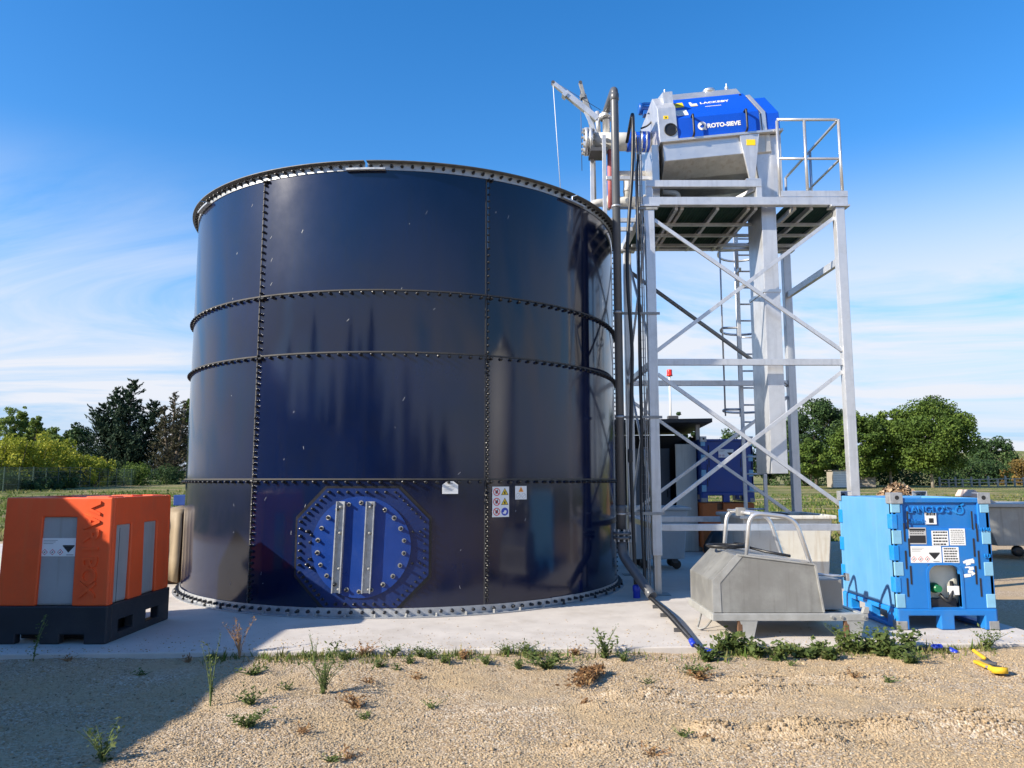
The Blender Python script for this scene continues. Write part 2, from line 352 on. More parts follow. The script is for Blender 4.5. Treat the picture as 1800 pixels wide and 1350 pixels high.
def ground_mat(name, kind):
    m = bpy.data.materials.new(name); m.use_nodes = True; N = m.node_tree.nodes; L = m.node_tree.links; b = N['Principled BSDF']
    b.inputs['Roughness'].default_value = .95; b.inputs['Specular IOR Level'].default_value = .15
    tc = N.new('ShaderNodeTexCoord')
    def noise(s, d=6, sc=None, ro=.6):
        n = N.new('ShaderNodeTexNoise'); n.inputs['Scale'].default_value = s; n.inputs['Detail'].default_value = d; n.inputs['Roughness'].default_value = ro
        if sc:
            mp = N.new('ShaderNodeMapping'); mp.inputs['Scale'].default_value = sc; L.new(tc.outputs['Object'], mp.inputs[0]); L.new(mp.outputs[0], n.inputs['Vector'])
        else: L.new(tc.outputs['Object'], n.inputs['Vector'])
        return n.outputs[0]
    def ramp(f, *st):
        r = N.new('ShaderNodeValToRGB'); e = r.color_ramp.elements
        for i, (p, c) in enumerate(st):
            x = e[i] if i < 2 else e.new(p)
            x.position = p; x.color = (*c, 1)
        L.new(f, r.inputs[0]); return r.outputs[0]
    def mix(f, a, c):
        x = N.new('ShaderNodeMix'); x.data_type = 'RGBA'; L.new(f, x.inputs[0]); L.new(a, x.inputs[6]); L.new(c, x.inputs[7]); return x.outputs[2]
    def rng_(f, a, c):
        r = N.new('ShaderNodeMapRange'); r.inputs[1].default_value = a; r.inputs[2].default_value = c; L.new(f, r.inputs[0]); return r.outputs[0]
    bp = N.new('ShaderNodeBump')
    if kind == 'gravel':
        vo = N.new('ShaderNodeTexVoronoi'); vo.inputs['Scale'].default_value = 75; L.new(tc.outputs['Object'], vo.inputs['Vector'])
        sp = N.new('ShaderNodeSeparateColor'); L.new(vo.outputs['Color'], sp.inputs[0])
        stone = ramp(sp.outputs[0], (0, (.20, .15, .10)), (.35, (.39, .285, .18)), (.7, (.46, .36, .25)), (1, (.54, .475, .375)))
        sand = ramp(noise(40, 4), (.3, (.37, .265, .155)), (.7, (.48, .365, .22)))
        c = mix(rng_(noise(1.1, 8), .42, .62), stone, sand)
        L.new(c, b.inputs['Base Color'])
        iv = N.new('ShaderNodeMath'); iv.operation = 'SUBTRACT'; iv.inputs[0].default_value = 1; L.new(vo.outputs['Distance'], iv.inputs[1])
        L.new(iv.outputs[0], bp.inputs['Height']); bp.inputs['Strength'].default_value = .8; bp.inputs['Distance'].default_value = .008
    else:
        g = ramp(noise(.9, 8), (.3, (.075, .12, .022)), (.5, (.13, .17, .04)), (.7, (.22, .20, .08)))
        d = ramp(noise(3, 6), (.35, (.34, .26, .14)), (.7, (.42, .34, .2)))
        c = mix(rng_(noise(.22, 7, (.5, 2.2, 1)), .46, .62), g, d)
        L.new(c, b.inputs['Base Color'])
        L.new(noise(9, 8, None, .8), bp.inputs['Height']); bp.inputs['Strength'].default_value = 1; bp.inputs['Distance'].default_value = .2
    L.new(bp.outputs[0], b.inputs['Normal'])
    return m
GRAVM = ground_mat('gravel', 'gravel'); FIELDM = ground_mat('meadow', 'field')
xs = np.unique(np.concatenate([np.linspace(-420, 420, 85), np.linspace(-70, 90, 81)])); ys = np.unique(np.concatenate([np.linspace(-260, 640, 91), np.linspace(18, 120, 60)]))
put(link('field', grid_mesh('field', xs, ys, gz), FIELDM), 'rough green and straw coloured meadow rising behind the yard', 'field', kind='structure')
xs = np.unique(np.concatenate([np.linspace(-16, 18, 69), np.linspace(-6.2, 6.2, 320)])); ys = np.unique(np.concatenate([np.linspace(-30, 19.5, 100), np.linspace(2.6, 7.6, 190)]))
put(link('gravel_yard', grid_mesh('gravel_yard', xs, ys, grav), GRAVM), 'pale pinkish tan gravel yard in front of the slab', 'gravel yard', kind='structure')
def slab_y(x): return 6.80 + .050 * (x + 4.5)
m = MB(); poly = [(-13, slab_y(-13), -.25), (5.08, slab_y(5.08), -.25), (5.08, 18.2, -.25), (-13, 18.2, -.25)]
m.prism(poly, (0, 0, 0), (0, 0, .25)); put(m.build('concrete_slab', CONC, at=(0, 0, 0), bev=.012), 'pale concrete slab under the tank and tower', 'concrete slab', kind='structure')
# loose stones: real pebbles over the gravel that the picture looks down on
def stones(n=110000):
    y = 3.6 + 4.4 * rng.random(n) ** 1.15; x = (rng.random(n) * 2 - 1) * (y * .72 + .4)
    k = (y < slab_y(x) - .01) & ((fbm(x * 1.1, y * 1.1, 21) + .28 * rng.random(n)) > .46); x, y = x[k], y[k]; n = len(x)
    RL = ((.5, 2.9, 5.62, .10, 420), (.9, 4.6, 4.96, -.03, 900), (1.2, 3.2, 6.12, .05, 260), (2.4, 5.6, 5.20, .06, 520), (-.4, 1.3, 5.30, .12, 220), (.0, 2.2, 4.62, .04, 300))
    cx, cy = [], []
    for x0, x1, y0, sl, k2 in RL:      # crumbly clods along the wheel ridges
        q = x0 + (x1 - x0) * rng.random(k2); q = q[vnoise(q * 3.1, q * 0 + y0, 77) > .38]; yy = y0 + sl * (q - x0) + .09 * (vnoise(q * 2.3, q * 0 + y0, 5) - .5)
        cx.append(q); cy.append(yy + rng.normal(0, .035, len(q)))
    gx_ = rng.uniform(-4.5, 5.0, 1500); gy_ = slab_y(gx_) + .02 + rng.exponential(.35, 1500); gk = ~((gx_ < -3.6) & (gy_ > 7.1)) & (np.hypot(gx_ + 1.557, gy_ - 11.65) > 3.25) & ~((gx_ > 3.75) & (gy_ > 7.8)); gx_, gy_ = gx_[gk], gy_[gk]
    x, y = np.concatenate([gx_, x]), np.concatenate([gy_, y])
    cx, cy = np.concatenate(cx), np.concatenate(cy); nc = len(cx); x, y = np.concatenate([x, cx]), np.concatenate([y, cy]); n = len(x)
    t = (1 + 5 ** .5) / 2; ico = np.array([(-1,t,0),(1,t,0),(-1,-t,0),(1,-t,0),(0,-1,t),(0,1,t),(0,-1,-t),(0,1,-t),(t,0,-1),(t,0,1),(-t,0,-1),(-t,0,1)]) / 1.9
    fi = np.array([(0,11,5),(0,5,1),(0,1,7),(0,7,10),(0,10,11),(1,5,9),(5,11,4),(11,10,2),(10,7,6),(7,1,8),(3,9,4),(3,4,2),(3,2,6),(3,6,8),(3,8,9),(4,9,5),(2,4,11),(6,2,10),(8,6,7),(9,8,1)])
    s = .0036 + .0056 * rng.random(n) ** 3.5; s[rng.random(n) < .003] *= 1.9; s[-nc:] = .005 + .010 * rng.random(nc) ** 2; tn_ = np.clip(rng.normal(.5, .2, n), 0, 1); tn_[-nc:] *= .55  # brown clods tinted darker, the ridges' shadows put into their tone
    sc = s[:, None] * np.stack([rng.uniform(.8, 1.5, n), rng.uniform(.7, 1.2, n), rng.uniform(.5, .9, n)], 1)
    v = ico[None] * (1 + rng.uniform(-.22, .22, (n, 12, 1))) * sc[:, None]
    a = rng.uniform(0, 6.28, n); ca, sa = np.cos(a)[:, None], np.sin(a)[:, None]
    V = np.stack([v[..., 0] * ca - v[..., 1] * sa + x[:, None], v[..., 0] * sa + v[..., 1] * ca + y[:, None], v[..., 2] + (np.where(y > slab_y(x), 0, grav(x, y)) + s * .25)[:, None]], 2).reshape(-1, 3)
    Fc = (fi[None] + 12 * np.arange(n)[:, None, None]).reshape(-1, 3)
    return np_mesh('loose_stones', V, Fc, False, np.repeat(tn_, 12))
STONEM = tint_mat('pebble', ((0, (.14, .105, .066)), (.3, (.33, .24, .142)), (.65, (.43, .325, .20)), (.9, (.45, .365, .245)), (1, (.49, .43, .335))), .85)
put(link('loose_gravel', stones(), STONEM), 'loose tan and grey pebbles lying over the yard', 'gravel', kind='stuff')

# ------------------------------------------------------------------ trees
WOODP = mat('pale_wood', (.44, .39, .32), rough=.8, var=.2, scale=9)
LEAF = tint_mat('leaf_green', ((0, (.034, .064, .012)), (.5, (.080, .135, .022)), (1, (.15, .21, .036))), .7, .25)
LEAFD = tint_mat('leaf_dark_green', ((0, (.018, .040, .015)), (.5, (.040, .080, .024)), (1, (.078, .125, .036))), .7, .2)
LEAFY = tint_mat('leaf_yellow_green', ((0, (.12, .16, .014)), (.5, (.26, .29, .026)), (1, (.42, .40, .05))), .7, .3)
LEAFP = tint_mat('leaf_pale_green', ((0, (.085, .13, .025)), (.5, (.17, .24, .05)), (1, (.28, .34, .09))), .7, .3)
LEAFC = tint_mat('conifer_needle', ((0, (.010, .024, .014)), (.5, (.022, .046, .024)), (1, (.045, .075, .035))), .8, .1)
LEAFB = tint_mat('dry_needle', ((0, (.03, .03, .016)), (.5, (.055, .055, .028)), (1, (.10, .085, .05))), .9, .1)
LEAFR = tint_mat('leaf_rust', ((0, (.09, .07, .02)), (.5, (.17, .11, .03)), (1, (.25, .17, .05))), .8, .2)
WEEDG = tint_mat('weed_green', ((0, (.045, .07, .018)), (.5, (.085, .125, .03)), (1, (.16, .18, .06))), .7, .25)
WEEDR = tint_mat('weed_dry', ((0, (.12, .06, .025)), (.5, (.26, .14, .06)), (1, (.36, .24, .11))), .8, .2)
def limb_tree(root, bark, base, h, r, seed, spread, fork=.3, nl=7):
    g = random.Random(seed); m = MB(); b = Vector(base)
    top = b + Vector((g.uniform(-.3, .3), g.uniform(-.3, .3), h * .8))
    m.tube([b + (top - b) * t + Vector((math.sin(t * 5 + seed), math.cos(t * 4), 0)) * .12 for t in (0, .15, .35, .55, .8, 1)], [r * 1.3, r, r * .85, r * .65, r * .35, r * .1], 8)
    m.build('trunk', bark, root)
    m = MB()
    for i in range(nl):
        t = fork + (.85 - fork) * i / nl; s = b + (top - b) * t; a = i * 2.4 + seed; l = spread * (1.1 - t * .6)
        e = s + Vector((math.cos(a) * l, math.sin(a) * l, l * g.uniform(.5, .9)))
        m.tube([s, s.lerp(e, .5) + Vector((0, 0, -.06 * l)), e], [r * .45, r * .28, r * .06], 5)
    m.build('limbs', bark, root)
def broadleaf(name, label, px, py_top, py_base, Y, wpx, m_leaf, seed, bark=BARK, n=13000, leaf=.26, low=.18, group='trees along the field edge', clumps=90, X=None, H=None, W=None):
    if X is None:
        c = P(px, py_base, Y); X = c.x; zb = float(gz(X, Y)); H = P(px, py_top, Y).z - zb; W = wpx / F * Y * .5
    else: zb = float(gz(X, Y))
    root = thing(name, label, 'tree', (X, Y, zb), group); g = np.random.default_rng(seed)
    limb_tree(root, bark, (X, Y, zb - .2), H, max(.11, H * .016), seed, W)
    k = clumps; d = g.normal(0, 1, (k, 3)); d /= np.linalg.norm(d, axis=1)[:, None]
    rr = g.uniform(.45, 1.0, k) ** .6
    cz = low + (1 - low) * .5; C = np.stack([d[:, 0] * rr * W, d[:, 1] * rr * W, (cz + d[:, 2] * rr * (1 - low) * .47) * H], 1)
    C[:, :2] *= (1.0 - .45 * np.clip((C[:, 2] / H - .55) / .45, 0, 1) ** 2)[:, None]
    cr = W * g.uniform(.16, .32, k); w = cr ** 2; w /= w.sum()
    ci = g.choice(k, n, p=w); dd = g.normal(0, 1, (n, 3)); dd /= np.linalg.norm(dd, axis=1)[:, None]
    rad = g.uniform(.35, 1.08, n) ** .5; Pn = C[ci] + dd * (cr[ci] * rad)[:, None] * np.array([1, 1, .8])
    Pn = Pn[Pn[:, 2] > low * H * .55]; dd = dd[:len(Pn)]
    ti = np.clip(g.normal(.45, .2, k)[ci[:len(Pn)]] + g.normal(0, .18, len(Pn)), 0, 1)
    V, Fq = quads(Pn, dd, leaf, .9, .8, seed)
    link('crown', np_mesh('crown', V, Fq, False, np.repeat(ti, 4)), m_leaf, root); return root
def conifer(name, label, leaders, Y, m_leaf, seed, spread, dens=1.0, group='trees behind the wire fence', bark=BARK, dead=0.0, leaf=.30, lowest=.06):
    """a spiky conifer of several leaders: branches sweep up at their tips, needles sit along them. leaders: (x, height, spread factor)"""
    X0 = leaders[0][0]; zb = float(gz(X0, Y)); root = thing(name, label, 'tree', (X0, Y, zb), group); g = np.random.default_rng(seed)
    tr = MB(); br = MB(); Cs = []; Ups = []
    for x, h, f in leaders:
        tr.tube([(X0, Y, zb - .2), (X0 * .5 + x * .5, Y, zb + h * .35), (x, Y, zb + h * .8), (x + g.uniform(-.2, .2), Y, zb + h)], [.4, .28, .10, .02], 7)
        for i in range(int(h * 7 * dens)):
            t = lowest + (1 - lowest) * (i / (h * 7 * dens)); z = h * t; a = g.uniform(0, 6.283); l = spread * f * ((1 - t) ** .78 + .05) * g.uniform(.5, 1.15)
            xc = X0 + (x - X0) * min(1, t * 1.25); s = np.array((xc, Y, zb + z)); dr = np.array((math.cos(a), math.sin(a), 0)); up = g.uniform(.2, .95)
            pts = [s + dr * l * q + np.array((0, 0, l * up * q * q * .9 - l * .10 * q)) for q in (0, .4, .75, 1.0)]
            if i % 3 == 0 or dead: br.tube(pts, [.07, .045, .025, .008], 4, False)
            q = g.uniform(.18, 1.0, int((14 + 20 * l) * (1 - dead)))
            if len(q) == 0: continue
            pp = s + dr * (l * q)[:, None] + np.array((0, 0, 1)) * (l * up * q * q * .9 - l * .1 * q)[:, None]
            pp = pp + g.normal(0, .05 + .09 * l * (1 - q)[:, None] ** .5, (len(q), 3)) * np.array([1, 1, .55])
            Cs.append(pp); Ups.append(np.tile(dr * .8 + np.array((0, 0, up + .2)), (len(q), 1)))
    tr.build('trunk', bark, root); br.build('branches', bark, root)
    C = np.concatenate(Cs) - np.array((X0, Y, zb)); U = np.concatenate(Ups)
    V, Fq = quads(C, g.normal(0, 1, C.shape), leaf, .42, .3, seed, U)
    ti = np.clip(.25 + .5 * fbm(C[:, 0] * 1.1, C[:, 2] * 1.1, seed, 3) + g.normal(0, .15, len(C)), 0, 1)
    link('crown', np_mesh('crown', V, Fq, False, np.repeat(ti, 4)), m_leaf, root); return root
def bush(name, label, X, Y, W, H, m_leaf, seed, n=4000, leaf=.16, group='bushes', cat='bush', base=None):
    zb = float(gz(X, Y)) if base is None else base; root = thing(name, label, cat, (X, Y, zb), group); g = np.random.default_rng(seed); k = 34
    st = MB()
    for i in range(6):
        a = i * 1.05 + seed; st.tube([(X, Y, zb - .05), (X + math.cos(a) * W * .3, Y + math.sin(a) * W * .3, zb + H * .4), (X + math.cos(a) * W * .6, Y + math.sin(a) * W * .6, zb + H * .75)], [.05, .035, .01], 5, False)
    st.build('stems', BARK, root)
    C = np.stack([g.normal(0, .42, k) * W, g.normal(0, .42, k) * W, g.uniform(.03, .82, k) * H], 1); C[:, 2] *= np.clip(1.15 - .35 * (np.hypot(C[:, 0], C[:, 1]) / W) ** 2, .3, 1)
    cr = g.uniform(.2, .36, k) * min(W, H); ci = g.integers(0, k, n); d = g.normal(0, 1, (n, 3)); d /= np.linalg.norm(d, axis=1)[:, None]
    Pn = C[ci] + d * (cr[ci] * g.uniform(.4, 1.1, n) ** .5)[:, None]; Pn[:, 2] = np.abs(Pn[:, 2]) + .02
    V, Fq = quads(Pn, d, leaf, .8, .8, seed)
    ti = np.clip(g.normal(.5, .22, k)[ci] + g.normal(0, .18, n), 0, 1)
    link('foliage', np_mesh('foliage', V, Fq, False, np.repeat(ti, 4)), m_leaf, root); return root
# right-hand row
RG = 'broadleaf trees along the far side of the field'
broadleaf('broadleaf_tree', 'tall dark green tree behind the front right tower post', 1436, 694, 850, 104, 108, LEAFD, 31, low=.06, group=RG, n=26000, clumps=130)
broadleaf('broadleaf_tree', 'mid green tree right of the tower, beside the white hut', 1512, 723, 850, 98, 90, LEAF, 32, low=.10, group=RG, n=20000, clumps=110)
broadleaf('broadleaf_tree', 'slim olive green tree left of the widest crown', 1566, 716, 850, 99, 88, LEAF, 33, low=.12, group=RG, bark=BARKP, n=20000, clumps=110)
broadleaf('broadleaf_tree', 'widest light green tree on the right with a domed crown', 1640, 700, 850, 96, 138, LEAF, 34, low=.16, group=RG, bark=BARKP, n=36000, clumps=170)
broadleaf('broadleaf_tree', 'short bright green tree left of the white hut', 1428, 770, 850, 92, 66, LEAF, 35, low=.2, group=RG, n=7000)
broadleaf('broadleaf_tree', 'distant rounded dark tree at the right end of the wooden fence', 1748, 767, 845, 150, 80, LEAFD, 36, low=.05, group=RG, n=9000, leaf=.36)
for i, (x, t, w, lab, lf) in enumerate(((1272, 752, 80, 'low tree behind the stacked blue tote', LEAFD), (1196, 722, 26, 'small rounded treetop above the black shed roof, left of its neighbour', LEAFD),
        (1217, 727, 24, 'small rounded treetop above the right end of the black shed roof', LEAFD), (1352, 765, 80, 'low tree between the chute and the ladder', LEAFD))):
    broadleaf('broadleaf_tree', lab, x, t, 848, 118, w, lf, 40 + i, low=.08, group=RG, n=6000, leaf=.3, clumps=50)
for i, (x, y, w, h, lf, lab) in enumerate(((1690, 118, 3.6, 4.6, LEAFD, 'dark bush right of the widest tree'), (1722, 122, 3.6, 4.2, LEAFD, 'dark bush under the distant rounded tree'),
        (1762, 122, 3.6, 4.2, LEAFD, 'dark bush behind the right part of the wooden fence'), (1796, 116, 2.6, 4.4, LEAFR, 'rust coloured bush at the right edge of the picture'),
        (1480, 112, 3.2, 4.6, LEAFD, 'dark bush behind the white hut'), (1535, 112, 3.4, 4.4, LEAFD, 'dark bush under the olive green tree'), (1600, 112, 3.6, 4.6, LEAFD, 'dark bush under the widest tree'), (1650, 114, 3.6, 4.2, LEAFD, 'dark bush under the right half of the widest tree'),
        (1400, 112, 3.4, 4.4, LEAFD, 'dark bush behind the rear right tower post'))):
    c = P(x, 848, y); bush('field_bush', lab, c.x, y, w, h, lf, 60 + i, 3600, .28, 'bushes under the trees along the field')
# left-hand wood
LG = 'trees behind the wire fence'
px = lambda x, Y: P(x, 840, Y).x
conifer('conifer_tree', 'big dark spiky conifer left of the tank', [(px(222, 108), 14.6, .9), (px(196, 108), 13.4, .8), (px(174, 108), 11.2, .95), (px(262, 108), 11.6, 1.0)], 108, LEAFC, 5, 6.6, 1.25, leaf=.44)
conifer('conifer_tree', 'half bare brownish conifer between the dark conifer and the tank', [(px(300, 104), 12.4, 1.0), (px(284, 104), 10.6, .9), (px(318, 104), 11.2, .9)], 104, LEAFB, 6, 3.8, 1.2, dead=.25, leaf=.30)
broadleaf('broadleaf_tree', 'green tree touching the left edge of the tank', 330, 698, 848, 112, 56, LEAF, 50, low=.1, n=8000, group=LG)
broadleaf('poplar_tree', 'tall light green poplar at the left edge of the picture', 8, 709, 848, 104, 46, LEAFP, 51, low=.05, n=12000, leaf=.2, clumps=140, group=LG)
broadleaf('poplar_tree', 'light green poplar second from the left edge', 30, 708, 848, 106, 34, LEAFP, 52, low=.05, n=9000, leaf=.2, clumps=120, group=LG)
broadleaf('poplar_tree', 'shorter light green poplar, third from the left edge', 54, 722, 848, 104, 30, LEAFP, 53, low=.05, n=8000, leaf=.2, clumps=110, group=LG)
broadleaf('broadleaf_tree', 'bright rounded tree left of the dark conifer', 86, 748, 848, 96, 50, LEAFP, 54, low=.1, n=7000, group=LG)
broadleaf('broadleaf_tree', 'dark tree in the gap between bright tree and conifer', 128, 742, 848, 118, 60, LEAFD, 55, low=.05, n=7000, group=LG, leaf=.32)
broadleaf('broadleaf_tree', 'dark tree behind the poplars on the left', 62, 752, 848, 125, 90, LEAFD, 56, low=.05, n=8000, group=LG, leaf=.34)
YB = 'yellow green bushes along the wire fence'
for i, (x, Y, w, h, lab) in enumerate(((-6, 66, 2.6, 5.3, 'yellow green bush at the left edge of the picture behind the fence'), (32, 68, 2.5, 5.6, 'second yellow green bush from the left edge'),
        (68, 71, 2.4, 4.9, 'third yellow green bush from the left edge'), (96, 74, 2.2, 5.0, 'fourth yellow green bush from the left edge'), (138, 78, 2.2, 3.9, 'rounded yellow green bush below the conifer'),
        (168, 82, 1.9, 3.6, 'yellow green bush furthest from the left edge'))):
    bush('fence_bush', lab, px(x, Y), Y, w, h, LEAFY, 80 + i, 5200, .20, YB)
for i, (x, Y) in enumerate(((-4, 62), (26, 64), (52, 67), (78, 70), (104, 74), (128, 78), (152, 84), (178, 88))): bush('fence_bush', ORD[i] + ' low dark shrub from the left at the foot of the wire fence', px(x, Y), Y + 1.2, 1.9, 1.5, LEAFD, 110 + i, 2600, .2, 'dark shrubs along the foot of the wire fence')
bush('fence_bush', 'low green bush below the conifer in front of the fence end', px(236, 92), 92, 2.6, 2.9, LEAF, 90, 4200, .2, 'green bushes by the wire fence')
bush('fence_bush', 'dark green bush left of the tank at the fence end', px(296, 100), 100, 2.4, 2.4, LEAFD, 91, 3600, .2, 'green bushes by the wire fence')
bush('fence_bush', 'dark undergrowth bush at the foot of the conifer', px(208, 101), 101, 3.2, 2.6, LEAFD, 92, 3600, .24, 'green bushes by the wire fence')
# trees and buildings behind the photographer: they stand in the tank's shine and, on the left, cast the long shadow
BG = 'trees behind the photographer'
for i, (x, Y, h, w, f) in enumerate(sorted(((-46, -22, 12, 3.6, 1), (-41, -26, 9, 3.4, 1), (-36, -30, 14, 3.8, 1), (-31, -32, 8.5, 3.4, 1), (-27, -34, 10, 3.4, 1), (-20, -36, 13, 3.8, 1), (-16, -37, 11.5, 3.4, 1), (-11, -37, 13.5, 3.4, 1), (-7, -38, 9, 3.2, 1), (-2, -39, 7, 3.2, 1), (4, -40, 10.5, 2.8, 1), (9, -42, 6, 3, 1), (-56, -10, 12, 3.8, 1), (-51, -16, 9, 3.6, 1), (15, -42, 6.5, 3.4, 1), (22, -40, 6, 3.4, 1)))):
    conifer('conifer_tree', ORD[i] + ' pointed conifer from the left end of the row behind the photographer', [(x, h, 1.0)], Y, LEAFC, 200 + i, w * 1.35, .9, group=BG, leaf=.9)
# a flat roofed block and a gabled shed at the left, out of the picture
tE = math.tan(R(SUN_EL)); XE = -6.6; s_ = (-2.24 - XE) / LD.x; HB = s_ * tE; YC = 7.94 - LD.y * s_
b = thing('workshop_block', 'low flat roofed rendered block left of the yard, out of the picture', 'building', (XE - 3, YC - 5, GRZ))
MB().box((XE - 6, YC - 14, GRZ - .1), (XE - .15, YC - .1, HB - .16)).build('wall', HOUSEW, b)
MB().box((XE - 6.1, YC - 14.1, HB - .16), (XE, YC, HB)).build('roof', ROOFT, b)
p_ = Vector((-LD.y, LD.x, 0))
prof = [(8.12, 0), (8.12, .74), (8.42, .98), (9.0, 1.12), (9.535, 1.376), (9.80, .86), (9.80, 0)]
a0 = -4.4; pl = [LD * a0 + p_ * q + Vector((0, 0, (h - a0 * tE) if h else GRZ)) for q, h in prof]
b = thing('gabled_shed', 'small gabled shed standing left of the orange tote, out of the picture', 'building', (pl[0].x, pl[0].y, GRZ))
MB().prism(pl, (0, 0, 0), -LD * 3.2).build('wall', HOUSEW, b)
rp = [Vector(p) for p in pl[1:6]]; MB().prism(rp + [p + Vector((0, 0, .012)) for p in rp[::-1]], LD * .05, -LD * 3.3).build('roof', ROOFT, b)
si = thing('feed_silo', 'tall pale round silo behind the photographer at the right, out of the picture', 'silo', (20.5, -5, GRZ))
MB().lathe((20.5, -5, -.2), (0, 0, 1), [(2.8, 0), (2.8, 7.0)], 40).build('silo_wall', WHITE, si); MB().lathe((20.5, -5, 6.8), (0, 0, 1), [(2.85, 0), (.3, 1.0), (.1, 1.1)], 40).build('silo_roof', GALV, si)
# far land
m = MB(); hx = [(-500, 0), (-300, 6), (60, 4), (170, 7), (260, 16), (330, 20), (420, 17), (560, 14), (700, 0)]
for (xa, za), (xb, zb) in zip(hx, hx[1:]): m.add([(xa, 430, 0), (xb, 430, 0), (xb, 520, zb + 1), (xa, 520, za + 1), (xb, 640, 0), (xa, 640, 0)], [(0, 1, 2, 3), (3, 2, 4, 5)], True)
put(m.build('hill', FIELDM, at=(0, 430, 0)), 'low green hill on the horizon at the right', 'hill', kind='structure')
# grass standing in the meadow where it is near enough to see
def meadow(n=52000):
    y = 19.6 + 45 * rng.random(n) ** 1.6; x = rng.uniform(-.72, .72, n) * y
    keep = (fbm(x * .35, y * .5, 31) > .44) & ~((x > -9) & (x < 2.0) & (y < 60)); x, y = x[keep], y[keep]; n = len(x)
    h = rng.uniform(.06, .20, n) * (1 + .5 * (rng.random(n) > .93)); a = rng.uniform(0, 6.28, n); w = h * .35; z = gz(x, y)
    b0 = np.stack([x - np.cos(a) * w, y - np.sin(a) * w, z], 1); b1 = np.stack([x + np.cos(a) * w, y + np.sin(a) * w, z], 1)
    t = np.stack([x + rng.normal(0, .06, n), y + rng.normal(0, .06, n), z + h], 1)
    V = np.stack([b0, b1, t], 1).reshape(-1, 3)
    tint = np.clip(.75 - (fbm(x * .22, y * .5, 33) - .3) * 1.4 + rng.normal(0, .18, n), 0, 1)
    return np_mesh('meadow_grass', V, np.arange(3 * n).reshape(-1, 3), False, np.repeat(tint, 3))
GRASSM = tint_mat('grass_blade', ((0, (.30, .25, .11)), (.4, (.17, .19, .05)), (.7, (.095, .15, .03)), (1, (.06, .12, .02))), .8, .3)
put(link('meadow_grass', meadow(), GRASSM), 'short green and dry grass standing in the meadow', 'grass', kind='stuff')
# wire fence on the left
ft = thing('wire_fence', 'dark green wire mesh fence in front of the bushes on the left', 'fence', (-41, 62, .2))
fa, fb = Vector((-38.5, 55, 0)), Vector((-46.5, 108, 0)); n = 22; q = []
for i in range(n + 1):
    c = fa.lerp(fb, i / n); c.z = float(gz(c.x, c.y)) + .05; q.append(c)
    MB().box((c.x - .035, c.y - .035, c.z - .2), (c.x + .035, c.y + .035, c.z + 1.9)).build('post', FENCEG, ft)
for i in range(n):
    m = MB()
    for z in (.06, .5, 1.0, 1.5, 1.82): m.bar(q[i] + Vector((0, 0, z)), q[i + 1] + Vector((0, 0, z)), .014, .03)
    for j in range(1, 16): c = q[i].lerp(q[i + 1], j / 16); m.bar(c + Vector((0, 0, .04)), c + Vector((0, 0, 1.83)), .010, .010, (0, 1, 0))
    m.build('mesh_panel', FENCEG, ft)
# wooden paddock fence and white hut on the right
wf = thing('paddock_fence', 'weathered post and rail fence along the right of the field', 'fence', (62, 100, .6))
wx = [P(x, 850, 103).x for x in (1652, 1668, 1680, 1692, 1708, 1722, 1738, 1754, 1768, 1784, 1800, 1816)]
for x in wx:
    z = float(gz(x, 103)); MB().box((x - .09, 102.9, z - .2), (x + .09, 103.1, z + 1.15 + .25 * math.sin(x * 3))).build('post', WOODP, wf)
for xa, xb in zip(wx, wx[1:]):
    for h in (.55, .98):
        MB().bar((xa, 102.85, float(gz(xa, 103)) + h), (xb, 102.85, float(gz(xb, 103)) + h), .05, .10).build('rail', WOODP, wf)
hc = P(1475, 855, 97); hz = float(gz(hc.x, 97)); hut = thing('field_hut', 'small whitewashed plank hut under the trees on the right', 'hut', (hc.x, 97, hz))
for i in range(7): MB().box((hc.x - 1.1, 96 - .01 * (i % 2), hz + .02 + i * .29), (hc.x + .65, 96.05, hz + .29 + i * .29)).build('plank', WOODW, hut)
MB().box((hc.x - 1.08, 96.06, hz), (hc.x + .9, 98, hz + 1.95)).build('wall', WOODG, hut)
MB().prism([(hc.x - 1.25, 95.8, hz + 2.06), (hc.x + 1.05, 95.8, hz + 2.12), (hc.x + 1.05, 95.8, hz + 2.2), (hc.x - 1.25, 95.8, hz + 2.14)], (0, 0, 0), (0, 2.4, 0)).build('roof', WOODG, hut)
sf = thing('board_screen', 'low grey board screen right of the white hut', 'fence', (hc.x + 2.2, 97, hz))
for i in range(4): MB().box((hc.x + 1.15, 97 - .008 * (i % 2), hz + .05 + i * .33), (hc.x + 4.6, 97.04, hz + .34 + i * .33)).build('plank', WOODG, sf)
for x in (1.2, 4.5): MB().box((hc.x + x, 97.05, hz - .1), (hc.x + x + .1, 97.15, hz + 1.4)).build('post', WOODG, sf)

